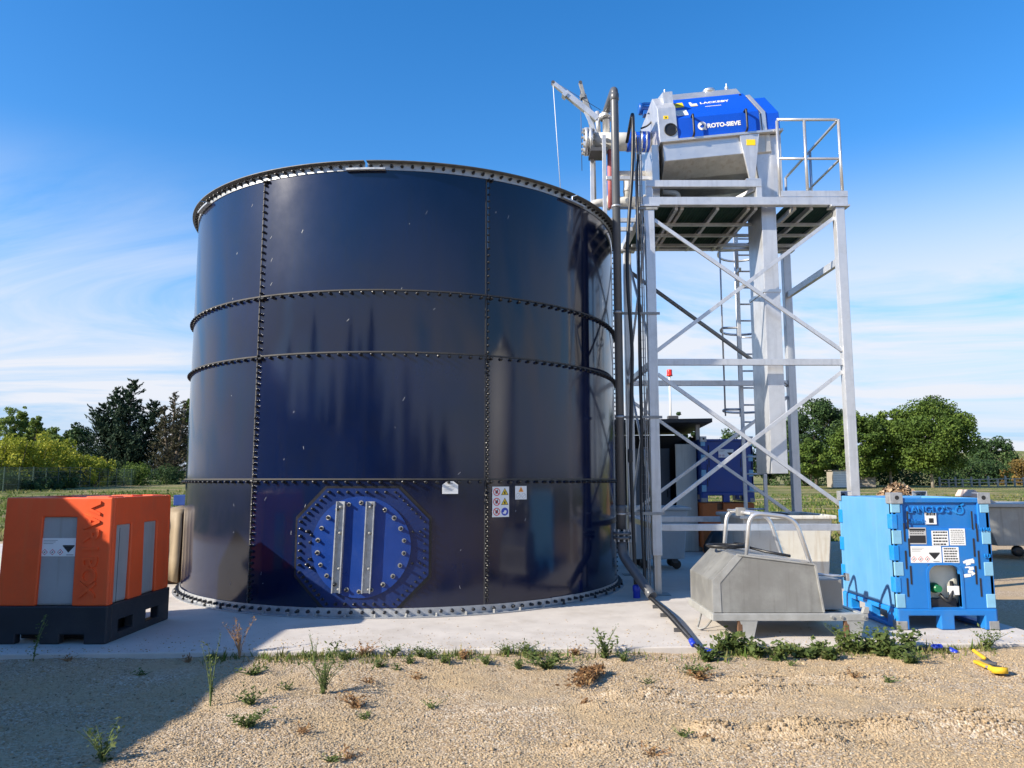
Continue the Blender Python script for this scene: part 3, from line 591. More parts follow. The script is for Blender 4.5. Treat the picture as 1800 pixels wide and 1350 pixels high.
# ------------------------------------------------------------------ the tank
TC = Vector((-1.557, 11.65, 0)); TR = 3.085; RINGS = [0.06, 1.48, 2.905, 3.62, 5.06]; SEAMS = [-27.1, 24.3, 90.0, 138, 185, 228, 269]; ENDS = SEAMS[1:] + [332.9]
def tp(a, z, r=TR): return Vector((TC.x + r * math.sin(R(a)), TC.y - r * math.cos(R(a)), z))
def tn(a): return Vector((math.sin(R(a)), -math.cos(R(a)), 0))
def tt(a): return Vector((math.cos(R(a)), math.sin(R(a)), 0))
tank = thing('storage_tank', 'large round navy blue bolted steel tank on the slab', 'tank', TC)
def shell(a0, a1, z0, z1, r, th, step=2.0):
    """curved sheet with thickness"""
    n = max(2, int(abs(a1 - a0) / step)); m = MB(); vs = []
    for i in range(n + 1):
        a = a0 + (a1 - a0) * i / n; vs += [tp(a, z0, r), tp(a, z1, r), tp(a, z1, r + th), tp(a, z0, r + th)]
    fs = []
    for i in range(n):
        b, c = 4 * i, 4 * i + 4
        for j in range(4): fs.append((b + j, c + j, c + (j + 1) % 4, b + (j + 1) % 4))
    m.add(vs, fs, True); m.f += [[0, 1, 2, 3], [4 * n + 3, 4 * n + 2, 4 * n + 1, 4 * n]]; m.sm += [False, False]
    return m
def shell_obj(name, mt, par, *a, **k):
    o = shell(*a, **k).build(name, mt, par)
    md = o.modifiers.new('split', 'EDGE_SPLIT'); md.split_angle = R(40); return o
for i in range(4):
    z0, z1 = RINGS[i], RINGS[i + 1]; rr = TR - .012 + .003 * (i % 2)
    for k in range(7):
        shell_obj('wall_panel', TANKP, tank, SEAMS[k] + .05, ENDS[k] - .05, z0 + .004, z1 - .004, rr, .012)
    if i:
        for k in range(7): shell_obj('seam_strip', SEAL, tank, SEAMS[k] + .1, ENDS[k] - .1, z0 - .004, z0 + .012, TR - .004, .020)
for k in range(7):
    for i in range(4): shell_obj('seam_strip', SEAL, tank, SEAMS[k] - .55, SEAMS[k] - .30, RINGS[i] + .02, RINGS[i + 1] - .02, TR - .004, .011)
shell_obj('inner_floor', SHEDD, tank, 0, 359.9, 4.2, 4.21, .2, 2.8, step=4)
# rim angle: upright flange with a shelf on top, in lengths with gaps, and joint plates below
gaps = [-2.5 + 360 / 7 * k for k in range(7)]
for k in range(7):
    a0, a1 = gaps[k] + .25, gaps[k] + 360 / 7 - .25
    shell_obj('rim_flange', GALV, tank, a0, a1, 5.045, 5.135, TR + .004, .008)
    shell_obj('rim_shelf', RIMSHADE, tank, a0, a1, 5.128, 5.136, TR + .013, .075)
    shell_obj('joint_plate', GALV, tank, gaps[k] - 4.2, gaps[k] + 4.2, 5.035, 5.058, TR + .014, .05)
    b0 = -5.1 + 360 / 7 * k; a0, a1 = b0 + .1, b0 + 360 / 7 - .1
    shell_obj('base_flange', GALV, tank, a0, a1, .003, .095, TR + .006, .008)
    shell_obj('foot_flange', GALV, tank, a0, a1, .003, .012, TR + .016, .085)
    shell_obj('joint_plate', GALV, tank, b0 - 5.5, b0 + 1.5, .018, .100, TR + .015, .006)
# bolts: one cap mesh, each a child; those that show largest singly, the rest in one mass
def cap_mesh(r, l, n=8):
    m = MB(); m.lathe((0, 0, 0), (0, 0, 1), [(r * 1.25, -.006), (r * 1.25, .006), (r, .010), (r, l * .7), (r * .8, l * .92), (r * .35, l)], n); return m.mesh('bolt')
CAP = cap_mesh(.0165, .050); CAP.materials.append(BLACKCAP); CAPS = cap_mesh(.0115, .030); CAPS.materials.append(BLACKCAP)
CAPV = cap_mesh(.0145, .046); CAPV.materials.append(BLACKCAP)
NUT = cap_mesh(.016, .036, 6); NUT.materials.append(GALVD)
def frame_at(p, n, up=Vector((0, 0, 1))):
    n = Vector(n).normalized(); u = up.cross(n).normalized(); v = n.cross(u)
    return Matrix(((u.x, v.x, n.x, p.x), (u.y, v.y, n.y, p.y), (u.z, v.z, n.z, p.z), (0, 0, 0, 1)))
bolts = []
near = lambda a: abs(((a - 7.6 + 180) % 360) - 180) < 84
for z, rr, st, big in ((1.452, TR, 2.32, 1), (2.877, TR, 2.32, 1), (3.592, TR, 2.32, 1), (5.090, TR + .012, 2.22, 1), (.055, TR + .014, 2.25, 1)):
    a = SEAMS[0] + 1.2
    while a < SEAMS[0] + 361:
        if near(a) or True: bolts.append((tp(a, z, rr), tn(a), CAP))
        a += st
for s in SEAMS:
    for z in RINGS[1:]:
        for d in (-.45, .35): bolts.append((tp(s + d + .5, z - .03, TR), tn(s), CAP))
    z = .14
    while z < 5.0:
        if s == SEAMS[1] and z < RINGS[2]:
            bolts.append((tp(s + .28, z, TR), tn(s), CAPS)); bolts.append((tp(s - .05, z + .027, TR), tn(s), CAPS)); z += .054
        else: bolts.append((tp(s + .2, z, TR), tn(s), CAPV if s != SEAMS[1] else CAPS)); z += .083 if z > RINGS[2] else .066
for k in range(60): a = 7.6 + k * 6; bolts.append((tp(a, .014, TR + .065), Vector((0, 0, 1)), NUT))
gb = random.Random(5)
def wob(): return Matrix.Rotation(gb.gauss(0, .06), 4, 'X') @ Matrix.Rotation(gb.gauss(0, .06), 4, 'Y') @ Matrix.Diagonal((*[gb.uniform(.92, 1.06)] * 2, gb.uniform(.78, 1.08), 1))
view = [(p - cam.location).dot(n) / -(p - cam.location).length for p, n, _ in bolts]
order = sorted(range(len(bolts)), key=lambda i: ((p := bolts[i][0]) - cam.location).length + (0 if view[i] > -.25 or bolts[i][1].z > .5 else 100))
for rank, i in enumerate(order):
    if rank == 300: break
    p, n, me = bolts[i]; o = bpy.data.objects.new('bolt', me); COL.objects.link(o); o.parent = tank
    o.matrix_local = frame_at(p - TC, n, Vector((0, 0, 1)) if abs(n.z) < .5 else Vector((0, 1, 0))) @ wob()
Vs, Fs, base = [], [], 0
for i in order[300:]:
    p, n, me = bolts[i]; M = frame_at(p - TC, n, Vector((0, 0, 1)) if abs(n.z) < .5 else Vector((0, 1, 0)))
    for poly in me.polygons: Fs.append([base + k for k in poly.vertices])
    Vs += [M @ v.co for v in me.vertices]; base = len(Vs)
me = bpy.data.meshes.new('bolts'); me.from_pydata(Vs, [], Fs); o = link('remaining_bolts', me, BLACKCAP, tank); o['kind'] = 'stuff'
# hatch
HA, HZ = -1.7, .742
def hp(x, z, d): a = HA + math.degrees(x / TR); return tp(a, HZ + z, TR + d)
def hatch_plate(name, mt, par, inside, w, h, t, d0, nx=40, nz=34, bev=.0):
    """a plate that follows the tank wall; its outline is a polygon of (x, z)"""
    m = MB(); poly = inside; k = len(poly); vs = [hp(0, 0, d0 + t)]; 
    for s, dd in ((.5, d0 + t), (1, d0 + t), (1, d0)):
        vs += [hp(x * s, z * s, dd) for x, z in poly]
    fs = [(0, 1 + i, 1 + (i + 1) % k) for i in range(k)]
    for r in range(2): fs += [(1 + r * k + i, 1 + (r + 1) * k + i, 1 + (r + 1) * k + (i + 1) % k, 1 + r * k + (i + 1) % k) for i in range(k)]
    m.add(vs, fs); return m.build(name, mt, par)
def octagon(w, h, c, sub=8):
    pts = [(-w, -h + c), (-w + c, -h), (w - c, -h), (w, -h + c), (w, h - c), (w - c, h), (-w + c, h), (-w, h - c)]; out = []
    for (x0, z0), (x1, z1) in zip(pts, pts[1:] + pts[:1]): out += [(x0 + (x1 - x0) * i / sub, z0 + (z1 - z0) * i / sub) for i in range(sub)]
    return out
hatch = hatch_plate('hatch', HATCHD, tank, octagon(.735, .64, .34), 0, 0, .012, .006); hatch['label'] = 'bright blue eight sided access hatch with round cover'
hatch_plate('gasket', BLACKCAP, hatch, octagon(.765, .668, .345), 0, 0, .006, .0005)
circ = [(-.005 + .545 * math.cos(R(i * 6)), .01 + .545 * math.sin(R(i * 6))) for i in range(60)]
hatch_plate('cover', HATCHB, hatch, circ, 0, 0, .016, .019)
def hb(x, z, me, d):
    a = HA + math.degrees(x / TR); o = bpy.data.objects.new('bolt', me); COL.objects.link(o); o.parent = hatch; o.matrix_local = frame_at(hp(x, z, d) - TC, tn(a)) @ wob()
for i, (x, z) in enumerate(octagon(.69, .60, .325, 7)): hb(x, z, CAPV if x < .3 else CAPS, .018)
RINGNUT = MB(); RINGNUT.lathe((0, 0, 0), (0, 0, 1), [(.026, -.004), (.026, .008), (.016, .009), (.015, .045), (.006, .05)], 10); RINGNUT = RINGNUT.mesh('cover_bolt'); RINGNUT.materials.append(GALVD); RINGNUT.materials.append(BLACKCAP)
for pl_ in RINGNUT.polygons: pl_.material_index = 1 if pl_.center.z > .012 else 0
for i in range(22):
    a = i * 360 / 22 + 8
    hb(-.005 + .475 * math.cos(R(a)), .01 + .475 * math.sin(R(a)), RINGNUT, .036)
for x, z in ((-.60, .17), (-.55, .13), (-.56, .05), (-.60, -.19), (-.55, -.22), (-.56, -.13), (.56, .17), (.64, .17), (.56, -.17), (.64, -.17)): hb(x, z, CAP if x < 0 else CAPS, .018)
for x, sk in ((-.235, -.03), (.085, -.035)):
    m = MB(); a = HA + math.degrees(x / TR); t, n = tt(a), tn(a)
    for dx, w, d0, th in ((-.038, .012, .034, .055), (.0, .085, .034, .010), (.045, .012, .034, .05)):
        o = hp(x, .01, d0) + t * dx; m.obox(o, t, (Vector((0, 0, 1)) + t * .03).normalized(), n, w if dx else .075, .98, th)
    br = m.build('stiffener_bar', GALV, hatch)
    for z in (.44, .16, -.22, -.44):
        o = bpy.data.objects.new('bar_bolt', NUT); COL.objects.link(o); o.parent = br; o.matrix_local = frame_at(hp(x + .014, z, .046) - TC, n)
# safety notices
def disc(m, o, u, v, n, r, d, k=20, r0=0):
    o, u, v, n = map(Vector, (o, u, v, n)); c = [o + n * d + (u * math.cos(2 * math.pi * i / k) + v * math.sin(2 * math.pi * i / k)) * r for i in range(k)]
    if not r0: return m.add(c, [list(range(k))])
    c += [o + n * d + (u * math.cos(2 * math.pi * i / k) + v * math.sin(2 * math.pi * i / k)) * r0 for i in range(k)]
    return m.add(c, [(i, (i + 1) % k, k + (i + 1) % k, k + i) for i in range(k)])
def strip(m, o, u, v, n, x0, y0, x1, y1, w, d):
    a, b = Vector(o) + u * x0 + v * y0, Vector(o) + u * x1 + v * y1; dr = (b - a).normalized(); s = n.cross(dr) * w / 2
    return m.add([a - s + n * d, b - s + n * d, b + s + n * d, a + s + n * d], [(0, 1, 2, 3)])
def tri(m, o, u, v, n, r, d):
    return m.add([Vector(o) + n * d + (u * math.cos(R(a)) + v * math.sin(R(a))) * r for a in (90, 210, 330)], [(0, 1, 2)])
UP = Vector((0, 0, 1))
def face_on_tank(x, y):
    best = min((i * .25 for i in range(-120, 200)), key=lambda a: abs((q := tp(a, 1.4)).x / q.y - (P(x, y, 10).x / 10)))
    q = tp(best, 0); return best, P(x, y, q.y).z
def notice(a, z, w, h):
    n, u = tn(a), tt(a); o = tp(a, z, TR + .005); s = MB().obox(o, u, UP, n, w, h, .003).build('notice_plate', WHITE, tank, bev=.001); return s, o, u, n
a, z = face_on_tank(879, 882); s, o, u, n = notice(a, z, .215, .345)
for j, zz in enumerate((.112, .0, -.112)):
    q = o + UP * zz - u * .052; m = MB(); disc(m, q, u, UP, n, .045, .0042, 24, .036); strip(m, q, u, UP, n, -.028, .028, .028, -.028, .009, .0044); m.build('prohibition_ring', REDP, s)
    m = MB(); disc(m, q, u, UP, n, .018, .0038, 10); strip(m, q, u, UP, n, -.012, -.024, .016, .026, .010, .0040); m.build('pictogram', PRINT, s)
    q = o + UP * zz + u * .052
    if j < 2:
        m = MB(); tri(m, q - UP * .008, u, UP, n, .055, .0036); m.build('triangle_border', PRINT, s); m = MB(); tri(m, q - UP * .008, u, UP, n, .042, .0040); m.build('warning_triangle', YEL, s)
        m = MB(); disc(m, q - UP * .014, u, UP, n, .012, .0044, 8); strip(m, q, u, UP, n, -.014, -.004, .014, .010, .007, .0044); m.build('pictogram', PRINT, s)
    else:
        m = MB(); disc(m, q, u, UP, n, .046, .0040); m.build('mandatory_disc', BLUP, s); m = MB(); disc(m, q + u * .006, u, UP, n, .017, .0044, 10); strip(m, q, u, UP, n, -.026, -.012, .012, -.022, .014, .0046); m.build('pictogram', WHITE, s)
a, z = face_on_tank(914.5, 866); s, o, u, n = notice(a, z, .16, .155)
m = MB(); tri(m, o + UP * .03, u, UP, n, .040, .0036); m.build('warning_triangle', ORP, s); m = MB(); strip(m, o + UP * .03, u, UP, n, 0, -.012, 0, .018, .007, .0042); m.build('pictogram', PRINT, s)
for dx in (-.037, .037): q = o - UP * .036 + u * dx; m = MB(); disc(m, q, u, UP, n, .031, .0036, 20, .027); strip(m, q, u, UP, n, -.018, -.016, .018, .016, .004, .0040); m.build('grey_ring', GREYPRINT, s)
a, z = face_on_tank(792, 857); n, u = tn(a), tt(a); o = tp(a, z, TR + .008)
m = MB(); m.prism([o + u * x + UP * y for x, y in ((-.09, -.07), (.09, -.07), (.09, .03), (.035, .07), (-.035, .07), (-.09, .03))], (0, 0, 0), n * .003); s = m.build('name_plate', WHITE, tank); 
m = MB()
for y in (.012, -.004, -.02, -.036): strip(m, o, u, UP, n, -.07, y, .06 - abs(y), y, .004, .004)
strip(m, o, u, UP, n, -.025, .045, .03, .045, .012, .004); m.build('print_line', GREYPRINT, s)
# scuffs: short pale scratches in the enamel
m = MB(); g = random.Random(4)
for i in range(46):
    a = g.uniform(-42, 36); z = g.choice([g.uniform(.2, 1.4), g.uniform(1.5, 4.9)]); l = g.uniform(.008, .05); d = g.uniform(.6, 1.9)
    q = tp(a, z, TR + .0035 if False else TR + .0012); strip(m, q, tt(a), UP, tn(a), 0, 0, math.cos(d) * l, math.sin(d) * l, g.uniform(.002, .006), .0025)
o = m.build('scratch_marks', GREYPRINT, tank); o['kind'] = 'stuff'

# ------------------------------------------------------------------ the tower
XL, XR, YF, YR, DT = 1.89, 4.50, 10.23, 12.30, 5.34
tw = thing('sieve_tower', 'tall four legged aluminium tower with a grating deck right of the tank', 'tower', ((XL + XR) / 2, (YF + YR) / 2, 0))
H2 = .062
for x in (XL, XR):
    for y in (YF, YR):
        MB().box((x - H2, y - H2, .50), (x + H2, y + H2, 5.193)).build('post', ALU, tw, bev=.008)
        f = MB().box((x - .045, y - .045, .012), (x + .045, y + .045, .50)).build('foot_post', STEELW, tw, bev=.005)
        MB().box((x - .15, y - .12, .003), (x + .15, y + .12, .0115)).build('base_plate', GALVD, f)
        MB().box((x - .13, y - .085, 5.1955), (x + .13, y + .085, 5.222)).build('cap_plate', ALU, tw, bev=.003)
def tbar(a, b, w=.05, h=.09, name='beam', mt=ALU): return MB().bar(a, b, w, h).build(name, mt, tw, bev=.004)
xa, xb = XL - .09, XR + .12
for y in (YF, YR): MB().box((xa, y - .05, 5.225), (xb, y + .05, DT)).build('deck_beam', ALU, tw, bev=.006)
for x in (xa + .05, xb - .05): MB().box((x - .045, YF + .052, 5.232), (x + .045, YR - .052, DT - .004)).build('deck_beam', ALU, tw, bev=.006)
for i, x in enumerate((2.28, 2.36, 2.85, 3.28, 3.38, 3.92, 4.15)): MB().box((x - .022, YF + .054, 5.192), (x + .022, YR - .054, 5.262)).build('joist', STEELW if i % 2 else ALU, tw)
for y in (10.85, 11.35, 11.85): MB().box((xa + .098, y - .022, 5.148), (xb - .098, y + .022, 5.189)).build('joist', ALU, tw)
for px0, px1 in ((xa + .1, 2.55), (2.56, 3.20), (3.21, 3.48), (3.85, xb - .1)):
    m = MB(); n = max(2, int((px1 - px0) / .042))
    for i in range(n + 1): x = px0 + (px1 - px0) * i / n; m.box((x - .004, YF + .06, 5.272), (x + .004, YR - .06, 5.309))
    k = 46
    for i in range(k + 1): y = YF + .06 + (YR - YF - .12) * i / k; m.box((px0, y - .004, 5.269), (px1, y + .004, 5.305))
    m.build('deck_grating', GRATE, tw)
MB().box((3.70, YF - .054, DT + .002), (xb, YF - .046, DT + .085)).build('kick_plate', ALU, tw)
MB().box((xb - .01, YF - .04, DT + .002), (xb - .002, YR, DT + .085)).build('kick_plate', ALU, tw)
# horizontals
tbar((XL + H2, YF, 3.045), (XR - H2, YF, 3.045), .06, .085)
tbar((XL + H2, YR, 3.02), (XR - H2, YR, 3.02), .06, .085)
tbar((XL + H2, YF, .86), (XR - H2, YF, .86), .06, .085)
tbar((XL + H2, YR, .86), (XR - H2, YR, .86), .06, .085)
tbar((XR, YF + H2, 4.46), (XR, YR - H2, 4.46), .06, .10)
tbar((XL, YF + H2, 3.04), (XL, YR - H2, 3.04), .06, .085)
tbar((XL, YF + H2, .86), (XL, YR - H2, .86), .06, .085)
# diagonals
def cross(p, q, r, s, off, w=.012, h=.05, mt=ALU, rnd=False):
    for k, (a, b) in enumerate(((p, q), (r, s))):
        a, b = Vector(a) + Vector(off) * (k * 2 - 1), Vector(b) + Vector(off) * (k * 2 - 1)
        if rnd: MB().tube([a, b], .024, 10).build('brace', mt, tw)
        else: MB().bar(a, b, .03, h).build('brace', mt, tw, bev=.003)
e = H2
cross((XL + e, YF, 5.02), (XR - e, YF, 3.20), (XL + e, YF, 3.20), (XR - e, YF, 5.06), (0, .019, 0))
cross((XL + e, YF, 2.88), (XR - e, YF, 1.06), (XL + e, YF, 1.06), (XR - e, YF, 2.92), (0, .019, 0))
MB().tube([(XL + e, YR, 4.85), (XR - e, YR, 2.98)], .032, 12).build('brace', GALVD, tw)  # darker metal than its neighbours: shade at the rear put into the colour
cross((XL + e, YR, 2.70), (XR - e, YR, .92), (XL + e, YR, 1.00), (XR - e, YR, 2.80), (0, .03, 0), rnd=False, mt=ALU)
cross((XL, YF + e, 5.0), (XL, YR - e, 3.15), (XL, YF + e, 3.15), (XL, YR - e, 5.0), (.019, 0, 0), mt=ALU)
cross((XL, YF + e, 2.9), (XL, YR - e, .98), (XL, YF + e, .98), (XL, YR - e, 2.9), (.019, 0, 0), mt=ALU)
# railing round the free corner of the deck
RT = DT + 1.13; xr0, xr1 = 3.70, XR + .06
for x, y in ((xr0, YF - .02), (4.08, YF - .02), (xr1, YF - .02), (xr1, 11.25), (xr1, YR)):
    MB().tube([(x, y, DT + .004), (x, y, RT - (.02 if x == xr0 else 0))], .021, 10).build('rail_post', STEEL, tw)
    MB().box((x - .05, y - .03, DT + .0005), (x + .05, y + .03, DT + .004)).build('post_foot', STEEL, tw)
MB().tube(bend([(xr0, YF - .02, RT), (xr1, YF - .02, RT), (xr1, YR, RT)], .05), .021, 10).build('hand_rail', STEEL, tw)
MB().tube(bend([(xr0, YF - .02, DT + .56), (xr1, YF - .02, DT + .56), (xr1, YR, DT + .56)], .05), .018, 10).build('mid_rail', STEEL, tw)
MB().tube([(2.0, YR, RT - .35), (xr1, YR, RT - .35)], .02, 10).build('hand_rail', STEEL, tw)
for x in (3.05, 3.16): MB().tube([(x, YR, DT), (x, YR, RT - .35)], .02, 10).build('rail_post', STEEL, tw)
# caged ladder on the rear side
lx0, lx1, ly = 3.76, 4.09, 12.52
for x in (lx0, lx1): MB().box((x - .028, ly - .02, .25), (x + .028, ly + .02, 6.3)).build('ladder_stile', ALU, tw, bev=.004)
for i in range(19): MB().tube([(lx0 + .029, ly, .45 + i * .28), (lx1 - .029, ly, .45 + i * .28)], .014, 8).build('ladder_rung', ALU, tw)
for z in (2.62, 3.98, 5.3):
    MB().tube([(lx0 - .02, ly + .03, z)] + [(3.925 + .43 * math.cos(R(t)), ly + .05 + .62 * math.sin(R(t)), z) for t in range(180, -1, -15)][0:] + [(lx1 + .02, ly + .03, z)], .020, 8).build('cage_hoop', ALU, tw)
for t in (180, 135, 90, 45, 0):
    x, y = 3.925 + .43 * math.cos(R(t)), ly + .05 + .62 * math.sin(R(t)); MB().tube([(x, y, 2.55), (x, y, 6.2)], .013, 8).build('cage_bar', ALU, tw)
for z in (.9, 3.0, 4.9):
    for x in (lx0, lx1): MB().box((x - .02, YR + .053, z), (x + .02, ly - .021, z + .05)).build('ladder_bracket', ALU, tw)

# ------------------------------------------------------------------ the drum sieve on the deck
T = R(5.8); X0, Z0 = 2.342, 6.217
def mp(s, y, z): return Vector((X0 + s * math.cos(T) - (z - Z0) * math.sin(T) * .6, y, z + s * math.sin(T)))
sv = thing('drum_sieve', 'blue and stainless inclined drum sieve on the tower deck', 'machine', (X0 + .7, 11.2, DT))
def sweep(prof, s0, s1): m = MB(); n = len(prof); return m.add([mp(s, y, z) for s in (s0, s1) for y, z in prof], [list(range(n))[::-1], list(range(n, 2 * n))] + [[i, (i + 1) % n, n + (i + 1) % n, n + i] for i in range(n)])
cov = [(10.30, 6.225), (10.30, 6.53), (10.86, 7.085), (11.54, 7.085), (12.10, 6.53), (12.10, 6.225)]
def grow(p, k): cy, cz = 11.2, 6.225; return [(cy + (y - cy) * k, cz + (z - cz) * k) for y, z in p]
shellp = sweep(grow(cov, .955), -.02, 1.20).build('drum_hood', STEEL, sv, bev=.006)
cv = MB(); th = .028
pr = [(10.30, 6.225), (10.30, 6.53), (10.86, 7.085), (10.885, 7.06), (10.334, 6.515), (10.334, 6.225)]
cv = sweep(pr, .0, 1.165); cover = cv.build('side_cover', MBLUE, sv, bev=.006)
sweep([(10.86, 7.09), (11.02, 7.25), (11.38, 7.25), (11.54, 7.09), (11.54, 7.03), (10.86, 7.03)], -.01, 1.13).build('ridge_cover', STEEL, sv, bev=.006)
sweep(grow(cov, .97), 1.205, 1.27).build('hood_band', STEEL, sv, bev=.006)
endc = [(10.34, 6.225), (10.34, 6.50), (10.80, 6.96), (11.6, 6.96), (12.06, 6.50), (12.06, 6.225)]
sweep(endc, 1.275, 1.46).build('end_cover', MBLUE, sv, bev=.008)
sweep([(10.26, 6.19), (10.26, 6.223), (12.14, 6.223), (12.14, 6.19)], -.27, 1.47).build('trough_flange', STEEL, sv, bev=.003)
sweep([(10.33, 6.188), (10.33, 5.93), (10.62, 5.76), (11.2, 5.68), (11.78, 5.76), (12.07, 5.93), (12.07, 6.188)], -.22, 1.30).build('trough', STEELW, sv, bev=.006)
sweep([(10.318, 6.188), (10.318, 5.935), (10.328, 5.935), (10.328, 6.188)], -.22, 1.06).build('trough_plate', STEEL, sv)
box_ = [(10.285, 6.225), (10.285, 6.70), (10.55, 6.98), (11.85, 6.98), (12.11, 6.70), (12.11, 6.225)]
hb_ = sweep(box_, -.27, -.005).build('head_box', ALU, sv, bev=.008)
sweep([(10.40, 6.99), (10.86, 7.10), (11.54, 7.10), (12.0, 6.9), (12.0, 6.3), (10.40, 6.3)], -.14, -.004).build('head_plate', ALU, sv)
q = mp(-.105, 10.284, 6.37); MB().lathe(q, (0, -1, 0), [(.092, 0), (.092, .012), (.080, .016), (.078, .006)], 28).build('round_port', RUB, sv)
MB().box((1.98, 10.40, DT + .0), (2.08, 11.9, 6.19)).build('head_support', STEEL, sv, bev=.005)
# hangers, legs
for s in (.20, .95):
    c = mp(s, 10.245, 6.37); MB().tube(bend([(c.x, 10.298, c.z + .165), (c.x, 10.21, c.z + .17), (c.x + .01, 10.21, c.z - .13), (c.x + .01, 10.298, c.z - .135)], .04), .016, 8).build('cover_handle', RUB, sv)
MB().prism([(3.19, 10.272, 6.28), (3.47, 10.272, 6.30), (3.385, 10.272, 5.63), (3.31, 10.272, 5.63)], (0, 0, 0), (0, .04, 0)).build('support_leg', ALU, sv, bev=.003)
MB().box((3.25, 10.24, 5.605), (3.46, 10.40, 5.628)).build('leg_foot', STEEL, sv)
def sticker(name, mt, c, w, h, par, n=(0, -1, 0), u=(1, 0, 0), v=(0, 0, 1)): return MB().obox(c, u, v, n, w, h, .0025).build(name, mt, par)
US = Vector((math.cos(T), 0, math.sin(T))); VS = Vector((0, .707, .707)); VZ = Vector((-math.sin(T) * .6, 0, 1)).normalized(); NS = US.cross(VS).normalized()
def onslope(s, k): return mp(s, 10.30 + .56 * k, 6.53 + .555 * k) + NS * .004
def onface(s, z): return mp(s, 10.2965, z)
lb = sticker('warning_label', YEL, onslope(.10, .66), .21, .19, sv, NS, US, VS)
m = MB(); tri(m, onslope(.10, .68), US, VS, NS, .07, .004); m.build('triangle_mark', PRINT, lb); m = MB(); tri(m, onslope(.10, .68), US, VS, NS, .045, .0044); m.build('triangle_fill', YEL, lb)
lb = sticker('data_label', WHITE, onslope(.11, .25), .17, .22, sv, NS, US, VS)
m = MB()
for k in (.38, .31, .24, .17): strip(m, onslope(.11, k), US, VS, NS, -.07, 0, .05, 0, .012, .004)
m.build('print_line', GREYPRINT, lb)
text('LACKEBY', .098, WHITE, onslope(.665, .66), US, VS, sv, .001, .003, spacing=1.05)
m = MB(); c = onslope(.35, .66)
strip(m, c, US, VS, NS, -.035, -.06, -.035, .075, .035, .001); strip(m, c, US, VS, NS, -.05, -.02, .055, -.02, .05, .0015); m.build('logo_mark', WHITE, sv)
m = MB(); strip(m, c, US, VS, NS, -.05, -.075, .055, -.075, .055, .0018); m.build('logo_mark', mat('logo_tan', (.55, .48, .33), .5), sv)
m = MB()
for k in range(13): strip(m, onslope(.50 + k * .018, .46), US, VS, NS, -.007, 0, .006, 0, .022, .001)
o = m.build('fine_print', WHITE, sv); o['kind'] = 'stuff'
text('ROTO-SIEVE', .086, WHITE, onface(.655, 6.375), US, VZ, sv, .001, .004)
m = MB(); c = onface(.345, 6.385); N_ = Vector((0, -1, 0)); disc(m, c, US, VZ, N_, .062, .002, 24, .03); strip(m, c, US, VZ, N_, .0, -.03, .06, -.058, .022, .0022); strip(m, c, US, VZ, N_, -.055, .0, .0, .028, .018, .0024); m.build('logo_mark', WHITE, sv)
sticker('warning_label', YEL, Vector((3.345, 10.2715, 6.165)), .125, .085, sv); sticker('warning_label', YEL, mp(-.155, 10.2845, 6.555), .07, .05, sv)
m = MB(); tri(m, mp(-.155, 10.282, 6.552), Vector((1, 0, 0)), UP, N_, .02, .002); m.build('triangle_mark', PRINT, sv)
for s in (.05, 1.0): c = mp(s, 11.1, 7.24); MB().lathe(c, (0, 0, 1), [(.05, 0), (.05, .015), (.016, .02), (.016, .05), (.03, .06), (.03, .085), (.012, .09), (.012, .14), (.003, .15)], 12).build('vent_valve', STEEL, sv)
MB().lathe(mp(.73, 11.1, 7.24), (0, 0, 1), [(.095, 0), (.095, .05), (.088, .062), (.02, .066)], 28).build('vent_cap', STEEL, sv)
for s, y in ((.07, 10.845), (1.10, 10.845)): c = mp(s, 10.81, 7.035); MB().lathe(c, NS, [(.018, 0), (.018, .012)], 10).build('cover_knob', RUB, sv)
mo = MB(); mo.lathe((1.93, 11.15, 7.10), (1, 0, 0), [(.075, 0), (.092, .02), (.092, .05), (.086, .055), (.086, .24), (.092, .25), (.092, .28), (.06, .29), (.06, .46)], 24); mt_ = mo.build('motor', MOTB, sv)
for i in range(14): a = i * 360 / 14; MB().obox((2.08, 11.15 + math.cos(R(a)) * .083, 7.10 + math.sin(R(a)) * .083), (1, 0, 0), (0, -math.sin(R(a)), math.cos(R(a))), (0, math.cos(R(a)), math.sin(R(a))), .17, .006, .014).build('cooling_fin', MOTB, mt_)
MB().box((1.99, 11.02, 6.96), (2.12, 11.16, 7.02)).build('terminal_box', MOTB, mt_)
MB().tube(bend([(2.05, 11.05, 6.97), (2.03, 10.8, 6.86), (2.10, 10.7, 6.75), (2.0, 10.75, 6.64), (1.9, 10.8, 6.62)], .08), .013, 8).build('motor_cable', RUB, sv)
# discharge chute
CX0, CX1, CY0, CY1 = 3.495, 3.70, 10.40, 11.02
MB().prism([(3.43, 10.36, 6.29), (3.80, 10.36, 6.33), (3.80, 10.36, 5.40), (3.50, 10.36, 5.40), (3.43, 10.36, 5.95)], (0, 0, 0), (0, .7, 0)).build('discharge_box', ALU, sv, bev=.006)
MB().box((CX0, CY0, 4.05), (CX1, CY1, 5.398)).build('chute', ALU, sv, bev=.004)
MB().box((CX0 - .008, CY0 - .008, 1.56), (CX1 + .008, CY1 + .008, 4.09)).build('chute_sleeve', ALU, sv, bev=.004)
for z in (5.36, 4.07): MB().box((CX0 - .02, CY0 - .02, z - .02), (CX1 + .02, CY1 + .02, z + .02)).build('chute_collar', STEEL, sv)
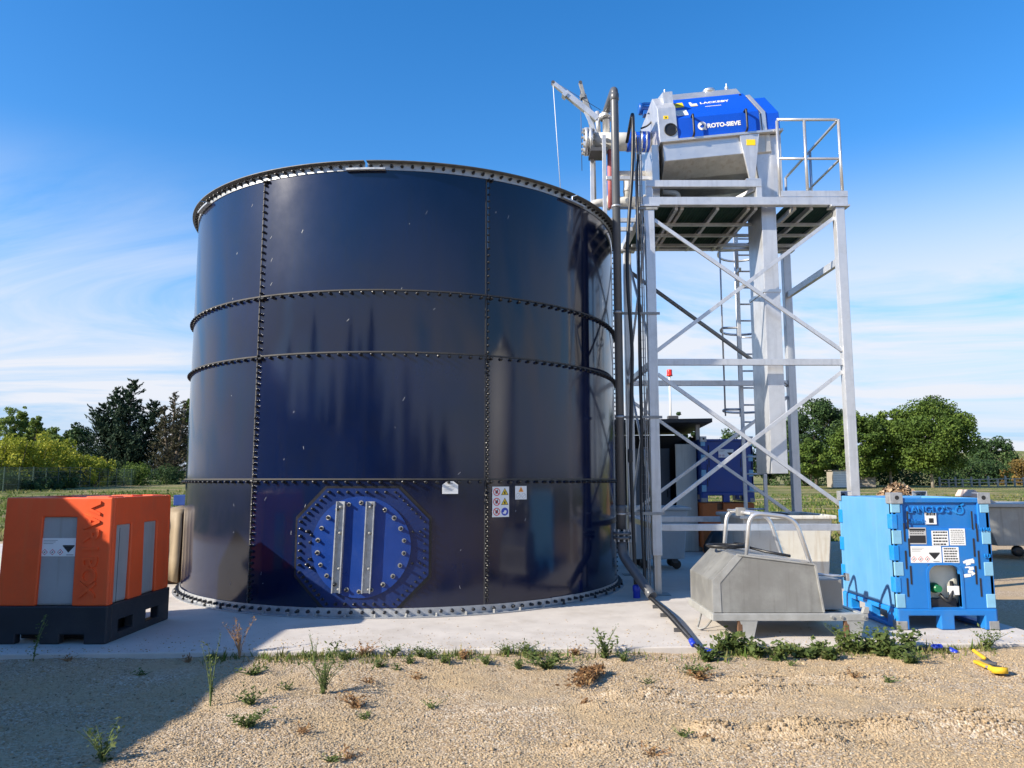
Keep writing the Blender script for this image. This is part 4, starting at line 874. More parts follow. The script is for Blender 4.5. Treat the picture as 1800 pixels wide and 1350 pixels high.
# machine stand
st = thing('sieve_stand', 'low aluminium stand carrying the drum sieve above the deck', 'stand', (2.7, 10.27, DT))
for x in (1.90, 3.42):
    for y in (10.27, 11.9): MB().box((x - .04, y - .04, DT + .001), (x + .04, y + .04, 5.50)).build('post', ALU, st, bev=.004)
for y in (10.27, 11.9): MB().box((1.86, y - .042, 5.502), (3.46, y + .042, 5.60)).build('beam', ALU, st, bev=.005)
MB().bar((2.95, 10.9, DT + .05), (3.4, 10.3, 5.5), .05, .05).build('brace', ALU, st)
pm = thing('feed_pump', 'small grey pump on the deck under the drum sieve', 'pump', (2.3, 10.8, DT))
MB().lathe((2.02, 10.8, 5.45), (1, 0, 0), [(.07, 0), (.09, .03), (.09, .26), (.05, .28), (.05, .34), (.10, .36), (.10, .52), (.03, .54)], 20).build('pump_body', DARKSTEEL, pm)
MB().tube(bend([(2.42, 10.8, 5.5), (2.42, 10.8, 5.62), (2.2, 10.8, 5.64)], .08), .045, 12).build('outlet_bend', PVCL, pm)
MB().box((2.0, 10.7, DT), (2.6, 10.9, DT + .04)).build('base_plate', DARKSTEEL, pm)

# ------------------------------------------------------------------ pipework left of the sieve
ip = thing('inlet_pipework', 'thick flanged steel inlet pipe with blue coupling left of the sieve', 'pipework', (1.4, 10.9, DT))
PY, PZ = 10.90, 6.46
MB().lathe((1.19, PY, PZ), (1, 0, 0), [(.135, 0), (.135, .88)], 28).build('main_pipe', PVCL, ip)
for x in (1.075, 1.135): MB().lathe((x, PY, PZ), (1, 0, 0), [(.205, 0), (.205, .05)], 32).build('flange', STEEL, ip)
for i in range(12):
    a = R(i * 30 + 15); MB().lathe((1.045, PY + .175 * math.cos(a), PZ + .175 * math.sin(a)), (1, 0, 0), [(.018, 0), (.018, .17)], 6).build('flange_bolt', GALVD, ip)
MB().lathe((1.70, PY, PZ), (1, 0, 0), [(.142, 0), (.150, .02), (.143, .06), (.143, .20), (.152, .24), (.152, .33)], 28).build('coupling', MBLUE, ip)
for x in (1.80, 1.90, 1.97): MB().lathe((x, PY, PZ), (1, 0, 0), [(.153, 0), (.155, .004), (.155, .018), (.153, .022)], 28).build('clamp_band', STEEL, ip)
MB().lathe((1.405, PY, PZ + .10), (0, 0, 1), [(.055, 0), (.055, .26), (.105, .26), (.105, .285), (.105, .30), (.105, .325), (.06, .325), (.06, .37)], 24).build('branch', STEEL, ip)
for i in range(8): a = R(i * 45); MB().lathe((1.405 + .085 * math.cos(a), PY + .085 * math.sin(a), PZ + .345), (0, 0, 1), [(.012, 0), (.012, .10)], 6).build('flange_bolt', GALVD, ip)
MB().lathe((1.45, PY - .0, 5.44), (0, 0, 1), [(.038, 0), (.038, .92)], 16).build('red_sleeve_pipe', mat('red_sleeve', (.42, .12, .12), .6, var=.3, scale=30), ip)
MB().tube([(1.50, 11.0, 5.98), (2.0, 11.0, 5.98)], .068, 16).build('cross_pipe', PVCL, ip)
MB().lathe((1.45, 11.0, 5.98), (1, 0, 0), [(.10, 0), (.10, .04)], 20).build('flange', PVCL, ip)
MB().tube([(1.72, 11.0, 5.93), (1.72, 11.0, 5.60)], .062, 16).build('cross_pipe', PVCL, ip)
MB().lathe((1.72, 11.0, 5.72), (0, 0, 1), [(.068, 0), (.068, .05)], 18).build('pipe_socket', PVCL, ip)
MB().tube(bend([(1.35, 11.0, 5.56), (2.0, 11.0, 5.56)], .1), .088, 18).build('cross_pipe', PVCL, ip)
MB().tube(bend([(1.38, 11.0, 5.56), (1.22, 11.0, 5.55), (.92, 11.25, 5.30), (.86, 11.35, 4.95)], .12), .06, 14).build('tank_inlet', PVCL, ip)
for x, z in ((1.42, 5.56), (1.95, 5.56)): MB().lathe((x, 11.0, z), (1, 0, 0), [(.115, 0), (.115, .035)], 20).build('flange', PVCL, ip)
fr = thing('pipe_frame', 'slender aluminium frame holding the inlet pipework beside the tank rim', 'frame', (1.4, 10.9, 5.2))
for x, y in ((1.20, 11.04), (1.345, 10.73)): MB().box((x - .028, y - .02, 5.22), (x + .028, y + .02, PZ - .14 if x < 1.3 else PZ + .02)).build('post', ALU, fr, bev=.003)
for y in (10.70, 11.10): MB().box((1.14, y - .02, 5.155), (1.798, y + .02, 5.215)).build('beam', ALU, fr, bev=.003)
MB().box((1.37, 10.70, 5.80), (2.0, 10.76, 5.85)).build('beam', ALU, fr, bev=.003)
MB().box((1.15, 10.72, 6.245), (1.40, 11.08, 6.30)).build('saddle', DARKSTEEL, fr)
# davits
def davit(label, tip, foot, base, w, cable_end, mt):
    d = thing('davit_crane', label, 'crane', base, 'small davit cranes above the tank rim'); tip, foot, base = Vector(tip), Vector(foot), Vector(base)
    MB().bar(foot, foot.lerp(tip, .72), w, w).build('jib', mt, d, bev=.004); MB().bar(foot.lerp(tip, .66), tip, w * .7, w * .7).build('jib_extension', mt, d, bev=.003)
    c = foot.lerp(tip, .70); MB().obox(c, (tip - foot).normalized(), (0, 1, 0), (tip - foot).normalized().cross(Vector((0, 1, 0))), .06, w * 1.5, w * .8).build('clamp', mt, d)
    MB().lathe(tip - Vector((0, .03, 0)), (0, 1, 0), [(.028, 0), (.02, .03), (.028, .06)], 12).build('pulley', DARKSTEEL, d)
    MB().tube([base, (foot.x, foot.y, foot.z + .12)], w * .42, 10).build('mast', mt, d); MB().bar(foot - Vector((0, 0, .28)), foot.lerp(tip, .3), w * .5, w * .5).build('strut', mt, d)
    MB().tube([tip, cable_end], .005, 5).build('cable', DARKSTEEL if mt is GALVD else WHITE, d); MB().tube([tip + Vector((0, 0, .03)), foot + Vector((.05, 0, .15))], .004, 5).build('cable', DARKSTEEL, d)
davit('pale longer davit arm reaching left over the tank', P(972, 146, 10.95), P(1050, 210, 10.95), (P(1052, 210, 10.95).x, 10.95, PZ + .12), .085, P(985, 330, 10.95), ALU)
davit('dull grey steeper davit arm behind the pale one', P(1020, 146, 11.5), P(1042, 226, 11.5), (P(1044, 226, 11.5).x, 11.5, 5.15), .075, P(1023, 300, 11.5), GALVD)
# riser pipe
rp_ = thing('riser_pipe', 'dark grey plastic riser pipe between tank and tower', 'pipe', (1.42, 10.10, 0))
MB().tube(bend([(1.42, 10.10, .84), (1.42, 10.10, 6.86), (1.41, 10.88, 6.94), (1.405, 10.90, 6.80)], .07, 8), .055, 18).build('pipe', PVC, rp_)
for z in (6.70, 1.05): MB().lathe((1.42, 10.10, z), (0, 0, 1), [(.055, -.01), (.063, 0), (.063, .09), (.055, .10)], 20).build('socket', PVC, rp_)
for z in (.72, .775): MB().lathe((1.42, 10.10, z), (0, 0, 1), [(.12, 0), (.12, .035)], 24).build('flange', PVC, rp_)
for i in range(8): a = R(i * 45 + 10); MB().lathe((1.42 + .095 * math.cos(a), 10.10 + .095 * math.sin(a), .69), (0, 0, 1), [(.014, 0), (.014, .155)], 6).build('flange_bolt', GALV, rp_)
MB().tube(bend([(1.42, 10.10, .72), (1.42, 10.10, .52), (1.68, 9.75, .12), (1.72, 9.66, .06)], .16), .062, 16).build('lower_pipe', PVC, rp_)
for z in (5.17, 3.70, 2.30, 1.04):
    MB().box((1.36, 10.155, z - .018), (1.99, 10.163, z + .018)).build('bracket_rail', GALVD, rp_)
    MB().lathe((1.42, 10.10, z - .014), (0, 0, 1), [(.056, 0), (.062, 0), (.062, .028), (.056, .028)], 20).build('pipe_clamp', GALV, rp_)
# cable tray and hoses
ct = thing('cable_tray', 'narrow wire cable tray running up the front left tower post', 'cable tray', (1.75, 10.17, 0))
for x in (1.705, 1.79): MB().tube([(x, 10.19, .05), (x, 10.19, 6.3)], .008, 6).build('side_wire', GALV, ct)
for i in range(52): z = .1 + i * .12; MB().tube([(1.705, 10.182, z), (1.79, 10.182, z)], .004, 5).build('rung', GALV, ct)
for x in (1.73, 1.762): MB().tube([(x, 10.178 + .002 * math.sin(z_ * 3), z_) for z_ in np.linspace(.04, 6.2, 24)], .010, 6).build('cable', RUB if x < 1.75 else GALVD, ct)
m = MB(); hx = lambda x, y, Y: P(x, y, Y)
pts = [P(1102, 250, 10.7), P(1112, 196, 10.25), P(1113, 215, 10.12), P(1112, 300, 10.10), P(1105, 390, 10.08), P(1102, 450, 10.08), P(1104, 520, 10.06), P(1112, 610, 10.06), P(1110, 700, 10.08), P(1108, 800, 10.06), P(1112, 900, 10.04), P(1116, 1000, 10.0), P(1118, 1040, 9.95)]
h1 = thing('black_hose', 'thick black hose hanging between the riser pipe and tower post', 'hose', (pts[-1].x, pts[-1].y, 0))
MB().tube(bend(pts, .5, 4), .024, 10).build('hose', RUB, h1)
c = P(1119, 1043, 9.95); MB().lathe((c.x, c.y, c.z - .08), (0, 0, 1), [(.035, 0), (.045, .02), (.045, .10), (.05, .11), (.05, .17), (.03, .19)], 14).build('coupling', FITB, h1)
c = P(1108, 800, 10.06); MB().lathe((c.x, c.y, c.z - .1), (0, 0, 1), [(.026, 0), (.034, .02), (.034, .16), (.026, .18)], 10).build('hose_joint', RUB, h1)
pts = [P(1130, 262, 10.5), P(1120, 275, 10.14), P(1120, 330, 10.12), P(1124, 480, 10.10), P(1123, 620, 10.09), P(1128, 760, 10.08), P(1126, 880, 10.07), P(1132, 1000, 10.05), P(1134, 1045, 9.98)]
put(MB().tube(bend(pts, .5, 4), .016, 8).build('black_cable', RUB), 'thin black cable hanging closest to the front left tower post', 'cable')
# pipes lying across the slab and along its edge
lp = thing('ground_conduit', 'bundle of black pipes with blue fittings lying across the slab to its edge', 'conduit', (2.0, 8.6, 0))
A, B = Vector((1.69, 9.66, .05)), Vector((1.61, slab_y(1.6) + .03, .05))
for k, dx in enumerate((-.022, 0, .022)): MB().tube(bend([A + Vector((dx, 0, 0)), A.lerp(B, .5) + Vector((dx + .02, 0, .01 * k)), B + Vector((dx * .7, 0, 0))], .4), .010, 8).build('pipe', RUB if k != 1 else DARKSTEEL, lp)
for t in (.2, .42, .75): c = A.lerp(B, t); MB().box((c.x - .045, c.y - .012, .001), (c.x + .045, c.y + .012, .038)).build('saddle', DARKSTEEL, lp)
y0 = slab_y(1.65)
MB().tube(bend([B, (1.62, y0 - .08, .02), (1.76, y0 - .13, -.03), (2.1, slab_y(2.1) - .05, -.045), (3.7, slab_y(3.7) - .05, -.03), (3.95, slab_y(3.95) - .10, -.03)], .12), .016, 8).build('pipe', RUB, lp)
for c, ax in (((1.61, y0 - .02, .035), (.1, -1, -.4)), ((1.74, y0 - .12, -.02), (1, -.3, -.2)), ((3.83, slab_y(3.83) - .06, -.015), (1, 0, 0)), ((3.94, slab_y(3.94) - .12, -.045), (.4, -1, -.3))):
    a = Vector(ax).normalized(); MB().lathe(Vector(c) - a * .05, a, [(.020, 0), (.027, .01), (.027, .04), (.022, .045), (.027, .05), (.027, .08), (.018, .09)], 14).build('fitting', FITB, lp)

# ------------------------------------------------------------------ containers
def fmap_front(x0, y, z0): return lambda a, b, d: Vector((x0 + a, y + d, z0 + b))
def fmap_side(x, y0, z0, sgn): return lambda a, b, d: Vector((x - sgn * d, y0 + a, z0 + b))
def hazard_label(par, o, u, v, n, w, h, diamonds=3, name='hazard_label'):
    """white chemical label: red bordered diamonds, black corrosion triangle, fine print"""
    o, u, v, n = map(Vector, (o, u, v, n)); s = MB().obox(o, u, v, n, w, h, .002).build(name, WHITE, par)
    m = MB(); mr = MB(); mw = MB(); k = h * .17
    for i in range(diamonds):
        c = o + u * (-w * .40 + i * w * .22) - v * h * .27
        for mm, kk, dd in ((mr, k, .0026), (mw, k * .78, .0030)): mm.add([c + n * dd + q for q in (u * kk, v * kk, -u * kk, -v * kk)], [(0, 1, 2, 3)])
        strip(m, c, u, v, n, -k * .2, -k * .25, k * .2, k * .2, k * .3, .0034)
    c = o + u * w * .27 + v * h * .06; m.add([c + n * .003 + q for q in (-u * h * .33, u * h * .33, -v * h * .36)], [(0, 1, 2)]); strip(m, c, u, v, n, -h * .33, h * .03, h * .33, h * .03, h * .05, .003)
    for j in range(3): strip(m, o, u, v, n, -w * .45, h * (.38 - j * .09), -w * .05 - j * w * .06, h * (.38 - j * .09), h * .018, .003)
    strip(m, o, u, v, n, w * .22, -h * .42, w * .42, -h * .42, h * .03, .003)
    mr.build('diamond_border', REDP, s); mw.build('diamond_fill', WHITE, s); m.build('print', PRINT, s); return s
def print_label(par, o, u, v, n, w, h, lines, mt=WHITE, seed=1, heavy=False, name='paper_label'):
    o, u, v, n = map(Vector, (o, u, v, n)); g = random.Random(seed); s = MB().obox(o, u, v, n, w, h, .002).build(name, mt, par); m = MB()
    for j in range(lines):
        y = h * (.40 - .8 * j / max(1, lines - 1)); x = -w * .42
        while x < w * .36:
            l = g.uniform(.04, .16) * w; strip(m, o, u, v, n, x, y, min(x + l, w * .43), y, h / lines * (.5 if heavy else .28), .003); x += l + w * .03
    m.build('print', PRINT, s); return s
UX, UZ, NF = Vector((1, 0, 0)), Vector((0, 0, 1)), Vector((0, -1, 0))
# --- orange tote
OX0, OX1, OY0, OY1 = -4.70, -3.69, 7.20, 8.46
ot = thing('orange_tote', 'orange plastic liquid tote on a black pallet base at the left', 'tote', ((OX0 + OX1) / 2, (OY0 + OY1) / 2, 0))
ZB, ZT = .335, 1.315
W, D = OX1 - OX0, OY1 - OY0
m = MB(); m.plate([0, .20, .42, .60, .82, W + .012], [0, .085, .335], lambda i, j: not (j == 0 and i in (1, 3)), .09, fmap_front(OX0, OY0 - .012, 0)); bb = m.build('pallet_base', BLACKP, ot, bev=.012)
m = MB(); m.plate([0, .13, .42, .68, .96, D - .06], [0, .07, .18, .335], lambda i, j: not (j == 1 and i in (1, 3)), .09, fmap_side(OX1 + .012, OY0 + .076, 0, 1)); m.box((OX0 + .12, OY0 + .2, .01), (OX1 - .14, OY1 - .2, .168)); m.build('pallet_side', BLACKP, ot, bev=.010)  # black core box added inside so the fork openings look dark
MB().box((OX0, OY0 + .08, .17), (OX1 - .08, OY1, .33)).build('pallet_deck', BLACKP, ot)
for x in (OX0 + .02, OX0 + .5): MB().box((x, OY1 - .12, 0), (x + .16, OY1 + .01, .17)).build('pallet_foot', BLACKP, ot)
MB().box((OX0 + .03, OY0 + .034, ZB), (OX1 - .030, OY1 - .05, ZT - .10)).build('inner_tank', INNER, ot, bev=.02)
def taper(f, z1, k):
    """lean the wall inwards towards the top"""
    def g(a, b, d):
        p = f(a, b, d); q = b / z1 * k; p.x += q * (1 if p.x < (OX0 + OX1) / 2 else -1); p.y += q * (1 if p.y < (OY0 + OY1) / 2 else -1); return p
    return g
HW = ZT - ZB
front = MB().plate([0, .04, .355, .685, W - .04, W], [0, .80, .862, HW - .035, HW], lambda i, j: not (i == 2 and j == 0), .05, taper(fmap_front(OX0, OY0, ZB), HW, .012)).build('front_wall', ORANGE, ot, bev=.014, seg=3)
MB().plate([0, .06, .34, .50, .62, .90, D - .1], [0, .72, HW - .04, HW], lambda i, j: not (i in (1, 4) and j == 0), .05, taper(fmap_side(OX1, OY0 + .05, ZB, 1), HW, .012)).build('side_wall', ORANGE, ot, bev=.014, seg=3)
MB().plate([0, .3, D - .1], [0, HW], lambda i, j: True, .05, taper(fmap_side(OX0, OY0 + .05, ZB, -1), HW, .012)).build('side_wall', ORANGE, ot, bev=.014)
MB().plate([0, W], [0, HW], lambda i, j: True, -.05, taper(fmap_front(OX0, OY1, ZB), HW, .012)).build('back_wall', ORANGE, ot, bev=.014)
MB().box((OX0 + .06, OY0 + .06, ZT - .12), (OX1 - .06, OY1 - .06, ZT - .055)).build('top_pan', ORANGE, ot)
for x, y, w, d in ((-4.62, 7.26, .22, .3), (-4.30, 7.45, .16, .7), (-3.98, 7.26, .22, .28), (-4.0, 7.75, .22, .22), (-4.6, 8.1, .3, .28), (-3.96, 8.14, .2, .24)): MB().box((x, y, ZT - .054), (x + w, y + d, ZT + .012 - .02 * ((x * 7) % 1))).build('top_rib', ORANGE, ot, bev=.012)
for i, ch in enumerate('VARIBOX'): text(ch, .20, ORANGE, (-3.885, OY0 + .012 * (1.205 - i * .125 - ZB) / HW - .003, 1.215 - i * .122), (0, 0, -1), (1, 0, 0), ot, .010, .004)
hazard_label(ot, (-4.18, OY0 + .033, .86), UX, UZ, NF, .325, .165)
for y in (.16,): MB().box((OX1 - .032, OY0 + .05 + y, ZB + .002), (OX1 - .028, OY0 + .054 + y, ZB + .69)).build('wall_joint', PRINT, ot)
# --- blue tote
def blue_tote(BX0, BY0, z0, label, dress=True, body=PALEB, deep=DEEPB, W=.985, D=1.26, H=1.29):
    t = thing('blue_tote', label, 'tote', (BX0 + W / 2, BY0 + D / 2, z0), 'blue plastic liquid totes'); BX1, BY1 = BX0 + W, BY0 + D; ZP, ZT = .20, H
    fp = fmap_front(BX0, BY0 - .01, z0)
    MB().plate([0, .11, .42, .56, .86, W], [0, .135, ZP], lambda i, j: j == 1 or i in (0, 2, 4), .10, fp).build('pallet_front', deep, t, bev=.012)
    MB().plate([0, .20, .55, .70, 1.04, D], [0, .045, .15, ZP], lambda i, j: not (j == 1 and i in (1, 3)), .10, fmap_side(BX0 - .01, BY0 + .0, z0, -1)).build('pallet_side', MIDB if dress else deep, t, bev=.010)
    MB().plate([0, .20, .55, .70, 1.04, D], [0, .045, .15, ZP], lambda i, j: not (j == 1 and i in (1, 3)), .10, fmap_side(BX1 + .01, BY0 + .0, z0, 1)).build('pallet_side', deep, t, bev=.010)
    MB().box((BX0 + .095, BY0 + .095, z0 + .14), (BX1 - .095, BY1, z0 + ZP)).build('pallet_deck', deep, t)
    for x in (BX0 - .012, BX1 - .088): MB().box((x, BY0 - .014, z0 + .001), (x + .10, BY0 + .09, z0 + .085)).build('corner_shoe', GALVD, t, bev=.006)
    # frame walls: front with bottle window and recessed name panel, slots down both sides
    hz = H - ZP; xs = [0, .12, .20, .225, .36, .72, .755, .78, .86, W]; zs = [0, .02, .20, .46, .60, .72, .83, hz - .30, hz - .045, hz]
    def keep(i, j): return not (3 < i < 5 and j in (1, 2))
    m = MB().plate([0, .115, .335, .65, .87, W], [0, .012, .43, .785, hz - .045, hz], lambda i, j: not (dress and i == 2 and j == 1) and not (i in (1, 2, 3) and j == 3), .055, fmap_front(BX0, BY0, z0 + ZP)); m.build('front_wall', deep, t, bev=.010, seg=3)
    MB().plate([0, .30], [0, .24], lambda i, j: True, .02, lambda a, b, d: Vector((BX0 + .115 + a * (.755 / .30), BY0 + .022 + d, z0 + ZP + .785 + b * ((hz - .83) / .24)))).build('name_panel', deep, t)
    MB().plate([0, .06, D - .06], [0, hz], lambda i, j: True, .05, fmap_side(BX0, BY0 + .0, z0 + ZP, -1)).build('side_wall', body, t, bev=.012)
    MB().plate([0, .06, D - .06], [0, hz], lambda i, j: True, .05, fmap_side(BX1, BY0 + .0, z0 + ZP, 1)).build('side_wall', body, t, bev=.012)
    MB().plate([0, W], [0, hz], lambda i, j: True, -.05, fmap_front(BX0, BY1, z0 + ZP)).build('back_wall', body, t, bev=.012)
    bh = hz / 7
    for k in range(7):      # finger joints at the corners
        z = z0 + ZP + k * bh; pale = k % 2 == 0
        if pale:
            for x in (BX0 - .006, BX1 - .094): MB().box((x, BY0 - .005, z + .010), (x + .092, BY0 + .02, z + bh - .010)).build('corner_block', FADEB, t, bev=.006)
        else:
            MB().box((BX0 - .009, BY0 - .006, z + .004), (BX0 + .05, BY0 + .09, z + bh - .004)).build('corner_block', MIDB if dress else deep, t, bev=.006)
            MB().box((BX0 - .010, BY1 - .09, z + .004), (BX0 + .02, BY1 + .004, z + bh - .004)).build('corner_block', MIDB if dress else deep, t, bev=.006)
    for x in (.115, .155, .805, .845):
        for k in range(3): z = .12 + k * .27 + (.12 if x in (.155, .805) else 0); MB().box((BX0 + x - .008, BY0 - .0045, z0 + ZP + z), (BX0 + x + .008, BY0 + .0, z0 + ZP + z + .18)).build('slot', PRINT, t)
    for x, y in ((BX0, BY0), (BX1, BY0), (BX0, BY1), (BX1, BY1)):
        sx, sy = (1 if x == BX0 else -1), (1 if y == BY0 else -1)
        b = MB(); b.box((x - sx * .014, y - sy * .014, z0 + H - .055), (x + sx * .115, y - sy * .006, z0 + H + .055)); b.box((x - sx * .014, y - sy * .005, z0 + H - .055), (x - sx * .006, y + sy * .09, z0 + H + .055)); b.box((x - sx * .0055, y - sy * .0055, z0 + H + .047), (x + sx * .115, y + sy * .09, z0 + H + .055)); c = b.build('corner_bracket', GALV, t, bev=.004)
        m = MB(); disc(m, (x + sx * .055, y - .0145, z0 + H + .005), UX, UZ, NF, .022, .0006, 16); m.build('bracket_hole', PRINT, c)
    MB().box((BX0 + .05, BY0 + .05, z0 + H - .22), (BX1 - .05, BY1 - .05, z0 + H - .16)).build('top_pan', deep, t)
    return t
BX, BY = 3.83, 7.86
bt = blue_tote(BX, BY, .003, 'sun bleached blue plastic liquid tote in front at the right')
# the bottle behind its window
a_ = MB().box((BX + .30, BY + .10, .22), (BX + .70, BY + .5, .80)).build('inner_bottle', TANKW, bt, bev=.06, seg=3)
wa = MB(); pts = [(BX + .335, .205), (BX + .65, .205), (BX + .65, .54)] + [(BX + .65 - .09 + .09 * math.cos(R(a)), .54 + .09 * math.sin(R(a))) for a in range(0, 91, 15)] + [(BX + .335 + .09 + .09 * math.cos(R(a)), .54 + .09 * math.sin(R(a))) for a in range(90, 181, 15)]
outer = [(BX + .31, .2035), (BX + .675, .2035), (BX + .675, .55)] + [(BX + .675 - .1 + .1 * math.cos(R(a)), .555 + .1 * math.sin(R(a))) for a in range(0, 91, 15)] + [(BX + .31 + .1 + .1 * math.cos(R(a)), .555 + .1 * math.sin(R(a))) for a in range(90, 181, 15)]
k = len(pts); wa.add([(x, BY - .006, z) for x, z in pts] + [(x, BY - .006, z) for x, z in outer] + [(x, BY + .05, z) for x, z in pts] + [(x, BY - .0005, z) for x, z in outer], [(i, (i + 1) % k, k + (i + 1) % k, k + i) for i in range(k)] + [(i, 2 * k + i, 2 * k + (i + 1) % k, (i + 1) % k) for i in range(k)] + [(k + i, k + (i + 1) % k, 3 * k + (i + 1) % k, 3 * k + i) for i in range(k)]); wa.build('window_rim', DEEPB, bt)
MB().lathe((BX + .42, BY + .12, .40), (0, -1, 0), [(.05, 0), (.05, .06), (.035, .07), (.035, .13)], 14).build('valve', GREENC, bt)
MB().tube(bend([(BX + .46, BY + .06, .34), (BX + .52, BY + .01, .26), (BX + .58, BY + .04, .36), (BX + .6, BY + .08, .46)], .05), .018, 8).build('valve_hose', RUB, bt)
MB().box((BX + .36, BY + .04, .205), (BX + .62, BY + .10, .30)).build('valve_body', BLACKP, bt, bev=.01)
MB().box((BX + .545, BY + .03, .335), (BX + .645, BY + .06, .42)).build('window_flap', WHITE, bt)
nm = text("LANGLO'S", .094, DEEPB, (BX + .375, BY + .016, 1.175), UX, UZ, bt, .010, .001); text('Chimie', .070, DEEPB, (BX + .25, BY + .016, 1.06), UX, UZ, bt, .006, .001)
m = MB(); c = Vector((BX + .69, BY + .021, 1.175)); disc(m, c, UX, UZ, NF, .045, .010, 20, .030); strip(m, c, UX, UZ, NF, -.005, .03, .05, .065, .018, .010); strip(m, c, UX, UZ, NF, -.07, .0, -.03, -.03, .02, .011); m.build('embossed_emblem', MIDB, bt)
hazard_label(bt, (BX + .318, BY - .0005, .735), UX, UZ, NF, .31, .165)
print_label(bt, (BX + .567, BY - .0005, .73), UX, UZ, NF, .162, .155, 6, seed=3, heavy=True); print_label(bt, (BX + .470, BY - .0005, .895), UX, UZ, NF, .165, .148, 5, seed=4, heavy=True)
print_label(bt, (BX + .645, BY - .0005, .908), UX, UZ, NF, .158, .165, 8, seed=5)
lb = print_label(bt, (BX + .245, BY - .0005, .918), UX, UZ, NF, .175, .165, 7, mat('silver_label', (.45, .45, .44), .4), seed=6); m = MB(); strip(m, Vector((BX + .245, BY - .0005, .885)), UX, UZ, NF, -.08, 0, .08, 0, .075, .0028); strip(m, Vector((BX + .245, BY - .0005, .98)), UX, UZ, NF, -.08, 0, .08, 0, .02, .0028); m.build('black_field', PRINT, lb)
print_label(bt, (BX + .395, BY + .012, 1.09), UX, UZ, NF, .115, .115, 1, seed=8); MB().obox((BX + .398, BY + .0085, 1.07), UX, UZ, NF, .045, .045, .0015).build('black_square', PRINT, bt)
g = random.Random(3)
m = MB()
for i in range(9): o = Vector((BX + .745 + g.uniform(-.04, .04), BY - .0005, .59 + g.uniform(-.07, .09))); strip(m, o, UX, UZ, NF, -g.uniform(.01, .05), 0, g.uniform(.01, .04), g.uniform(-.02, .02), g.uniform(.012, .035), .001 + i * .0003)
m.build('label_remains', WHITE, bt)
for z_, tx in ((1.02, '1140'), (.76, 'EU')): text(tx, .055, MIDB, (BX + .925, BY - .012, z_ - .05 + .01), UX, UZ, bt, .004)
# --- stacked pair at the back
bk = blue_tote(P(1233, 880, 16).x, 15.9, 1.02, 'dark blue tote stacked on the orange one behind the tower', False, NAVYP, NAVYP, W=1.06)
hazard_label(bk, (P(1276, 797, 15.9).x, 15.895, P(1276, 797, 15.9).z), UX, UZ, NF, .31, .17, 2)
X_ = P(1233, 880, 16).x
o2 = thing('old_orange_tote', 'faded orange tote under the dark blue one behind the tower', 'tote', (X_ + .53, 16.5, 0))
MB().plate([0, .10, .30, .42, .64, .78, 1.06], [0, .10, .62, .86, 1.0], lambda i, j: not (j == 0 and i in (1, 2, 4)) and not (i == 2 and j == 3), .06, fmap_front(X_, 15.92, .002)).build('front_wall', ORANGED, o2, bev=.012)
MB().box((X_, 15.985, .10), (X_ + 1.06, 17.1, 1.005)).build('body', ORANGED, o2, bev=.012)
MB().box((X_ + .28, 15.975, .80), (X_ + .45, 15.984, .99)).build('recess', RUST, o2)

# ------------------------------------------------------------------ grey metal hood on its skid
sk = thing('sheet_metal_skid', 'grey sheet metal hood on a legged skid with tube hoops', 'machine hood', (2.4, 7.9, 0))
SX, SY0, SY1 = 1.90, 7.45, 8.40
side = [(SX, .235), (SX, .525), (SX + .235, .765), (2.87, .675), (2.93, .235)]
m = MB(); m.prism([(x, SY0, z) for x, z in side], (0, 0, 0), (0, SY1 - SY0, 0)); hood = m.build('hood', SKIPG, sk, bev=.006)
m = MB(); k = [(SX - .006, .24), (SX - .006, .53), (SX + .238, .778), (SX + .30, .770), (SX + .068, .51), (SX + .072, .24)]
m.prism([(x, SY0 - .005, z) for x, z in k], (0, 0, 0), (0, .006, 0)); m.build('edge_fold', DARKSTEEL if False else SKIPL, sk)
MB().bar((SX + .235, SY0 - .004, .772), (2.87, SY0 - .004, .682), .014, .016).build('edge_bead', SKIPL, sk); MB().bar((2.872, SY0 - .004, .68), (2.935, SY0 - .004, .24), .016, .016, (1, 0, 0)).build('edge_bead', SKIPL, sk)
MB().box((SX - .02, SY0 - .03, .165), (3.34, SY0 + .03, .232)).build('side_rail', SKIPL, sk, bev=.006); MB().box((SX - .02, SY1 - .03, .165), (3.34, SY1 + .03, .232)).build('side_rail', SKIPL, sk, bev=.006)
MB().box((SX - .025, SY0 + .031, .16), (SX + .035, SY1 - .031, .234)).build('end_rail', SKIPL, sk, bev=.006); MB().box((3.28, SY0 + .031, .17), (3.335, SY1 - .031, .228)).build('end_rail', SKIPL, sk, bev=.006)
MB().box((2.0, SY0 + .031, .205), (3.27, SY1 - .031, .22)).build('floor_plate', SKIPG, sk)
for x, y in ((2.22, SY0), (3.22, SY0), (2.22, SY1), (3.22, SY1)):
    m = MB(); m.add([(x - .085, y - .025, .166), (x + .085, y - .025, .166), (x + .085, y + .025, .166), (x - .085, y + .025, .166), (x - .055, y - .02, .002), (x + .045, y - .02, .002), (x + .045, y + .02, .002), (x - .055, y + .02, .002)], [(0,1,2,3), (4,7,6,5), (0,4,5,1), (1,5,6,2), (2,6,7,3), (3,7,4,0)]); m.build('leg', SKIPL, sk, bev=.004)
    MB().box((x - .10, y - .024, .02), (x - .062, y + .024, .164)).build('leg_brace', RUST, sk)
for dx, y, za, zb in ((.0, SY0 + .05, .73, .67), (.0, SY1 - .12, .74, .68)):
    MB().tube(bend([(2.24, y, .72), (2.285, y, 1.165), (2.72, y, 1.115), (2.90, y, .52)], .13, 8), .021, 12).build('tube_hoop', STEEL, sk)
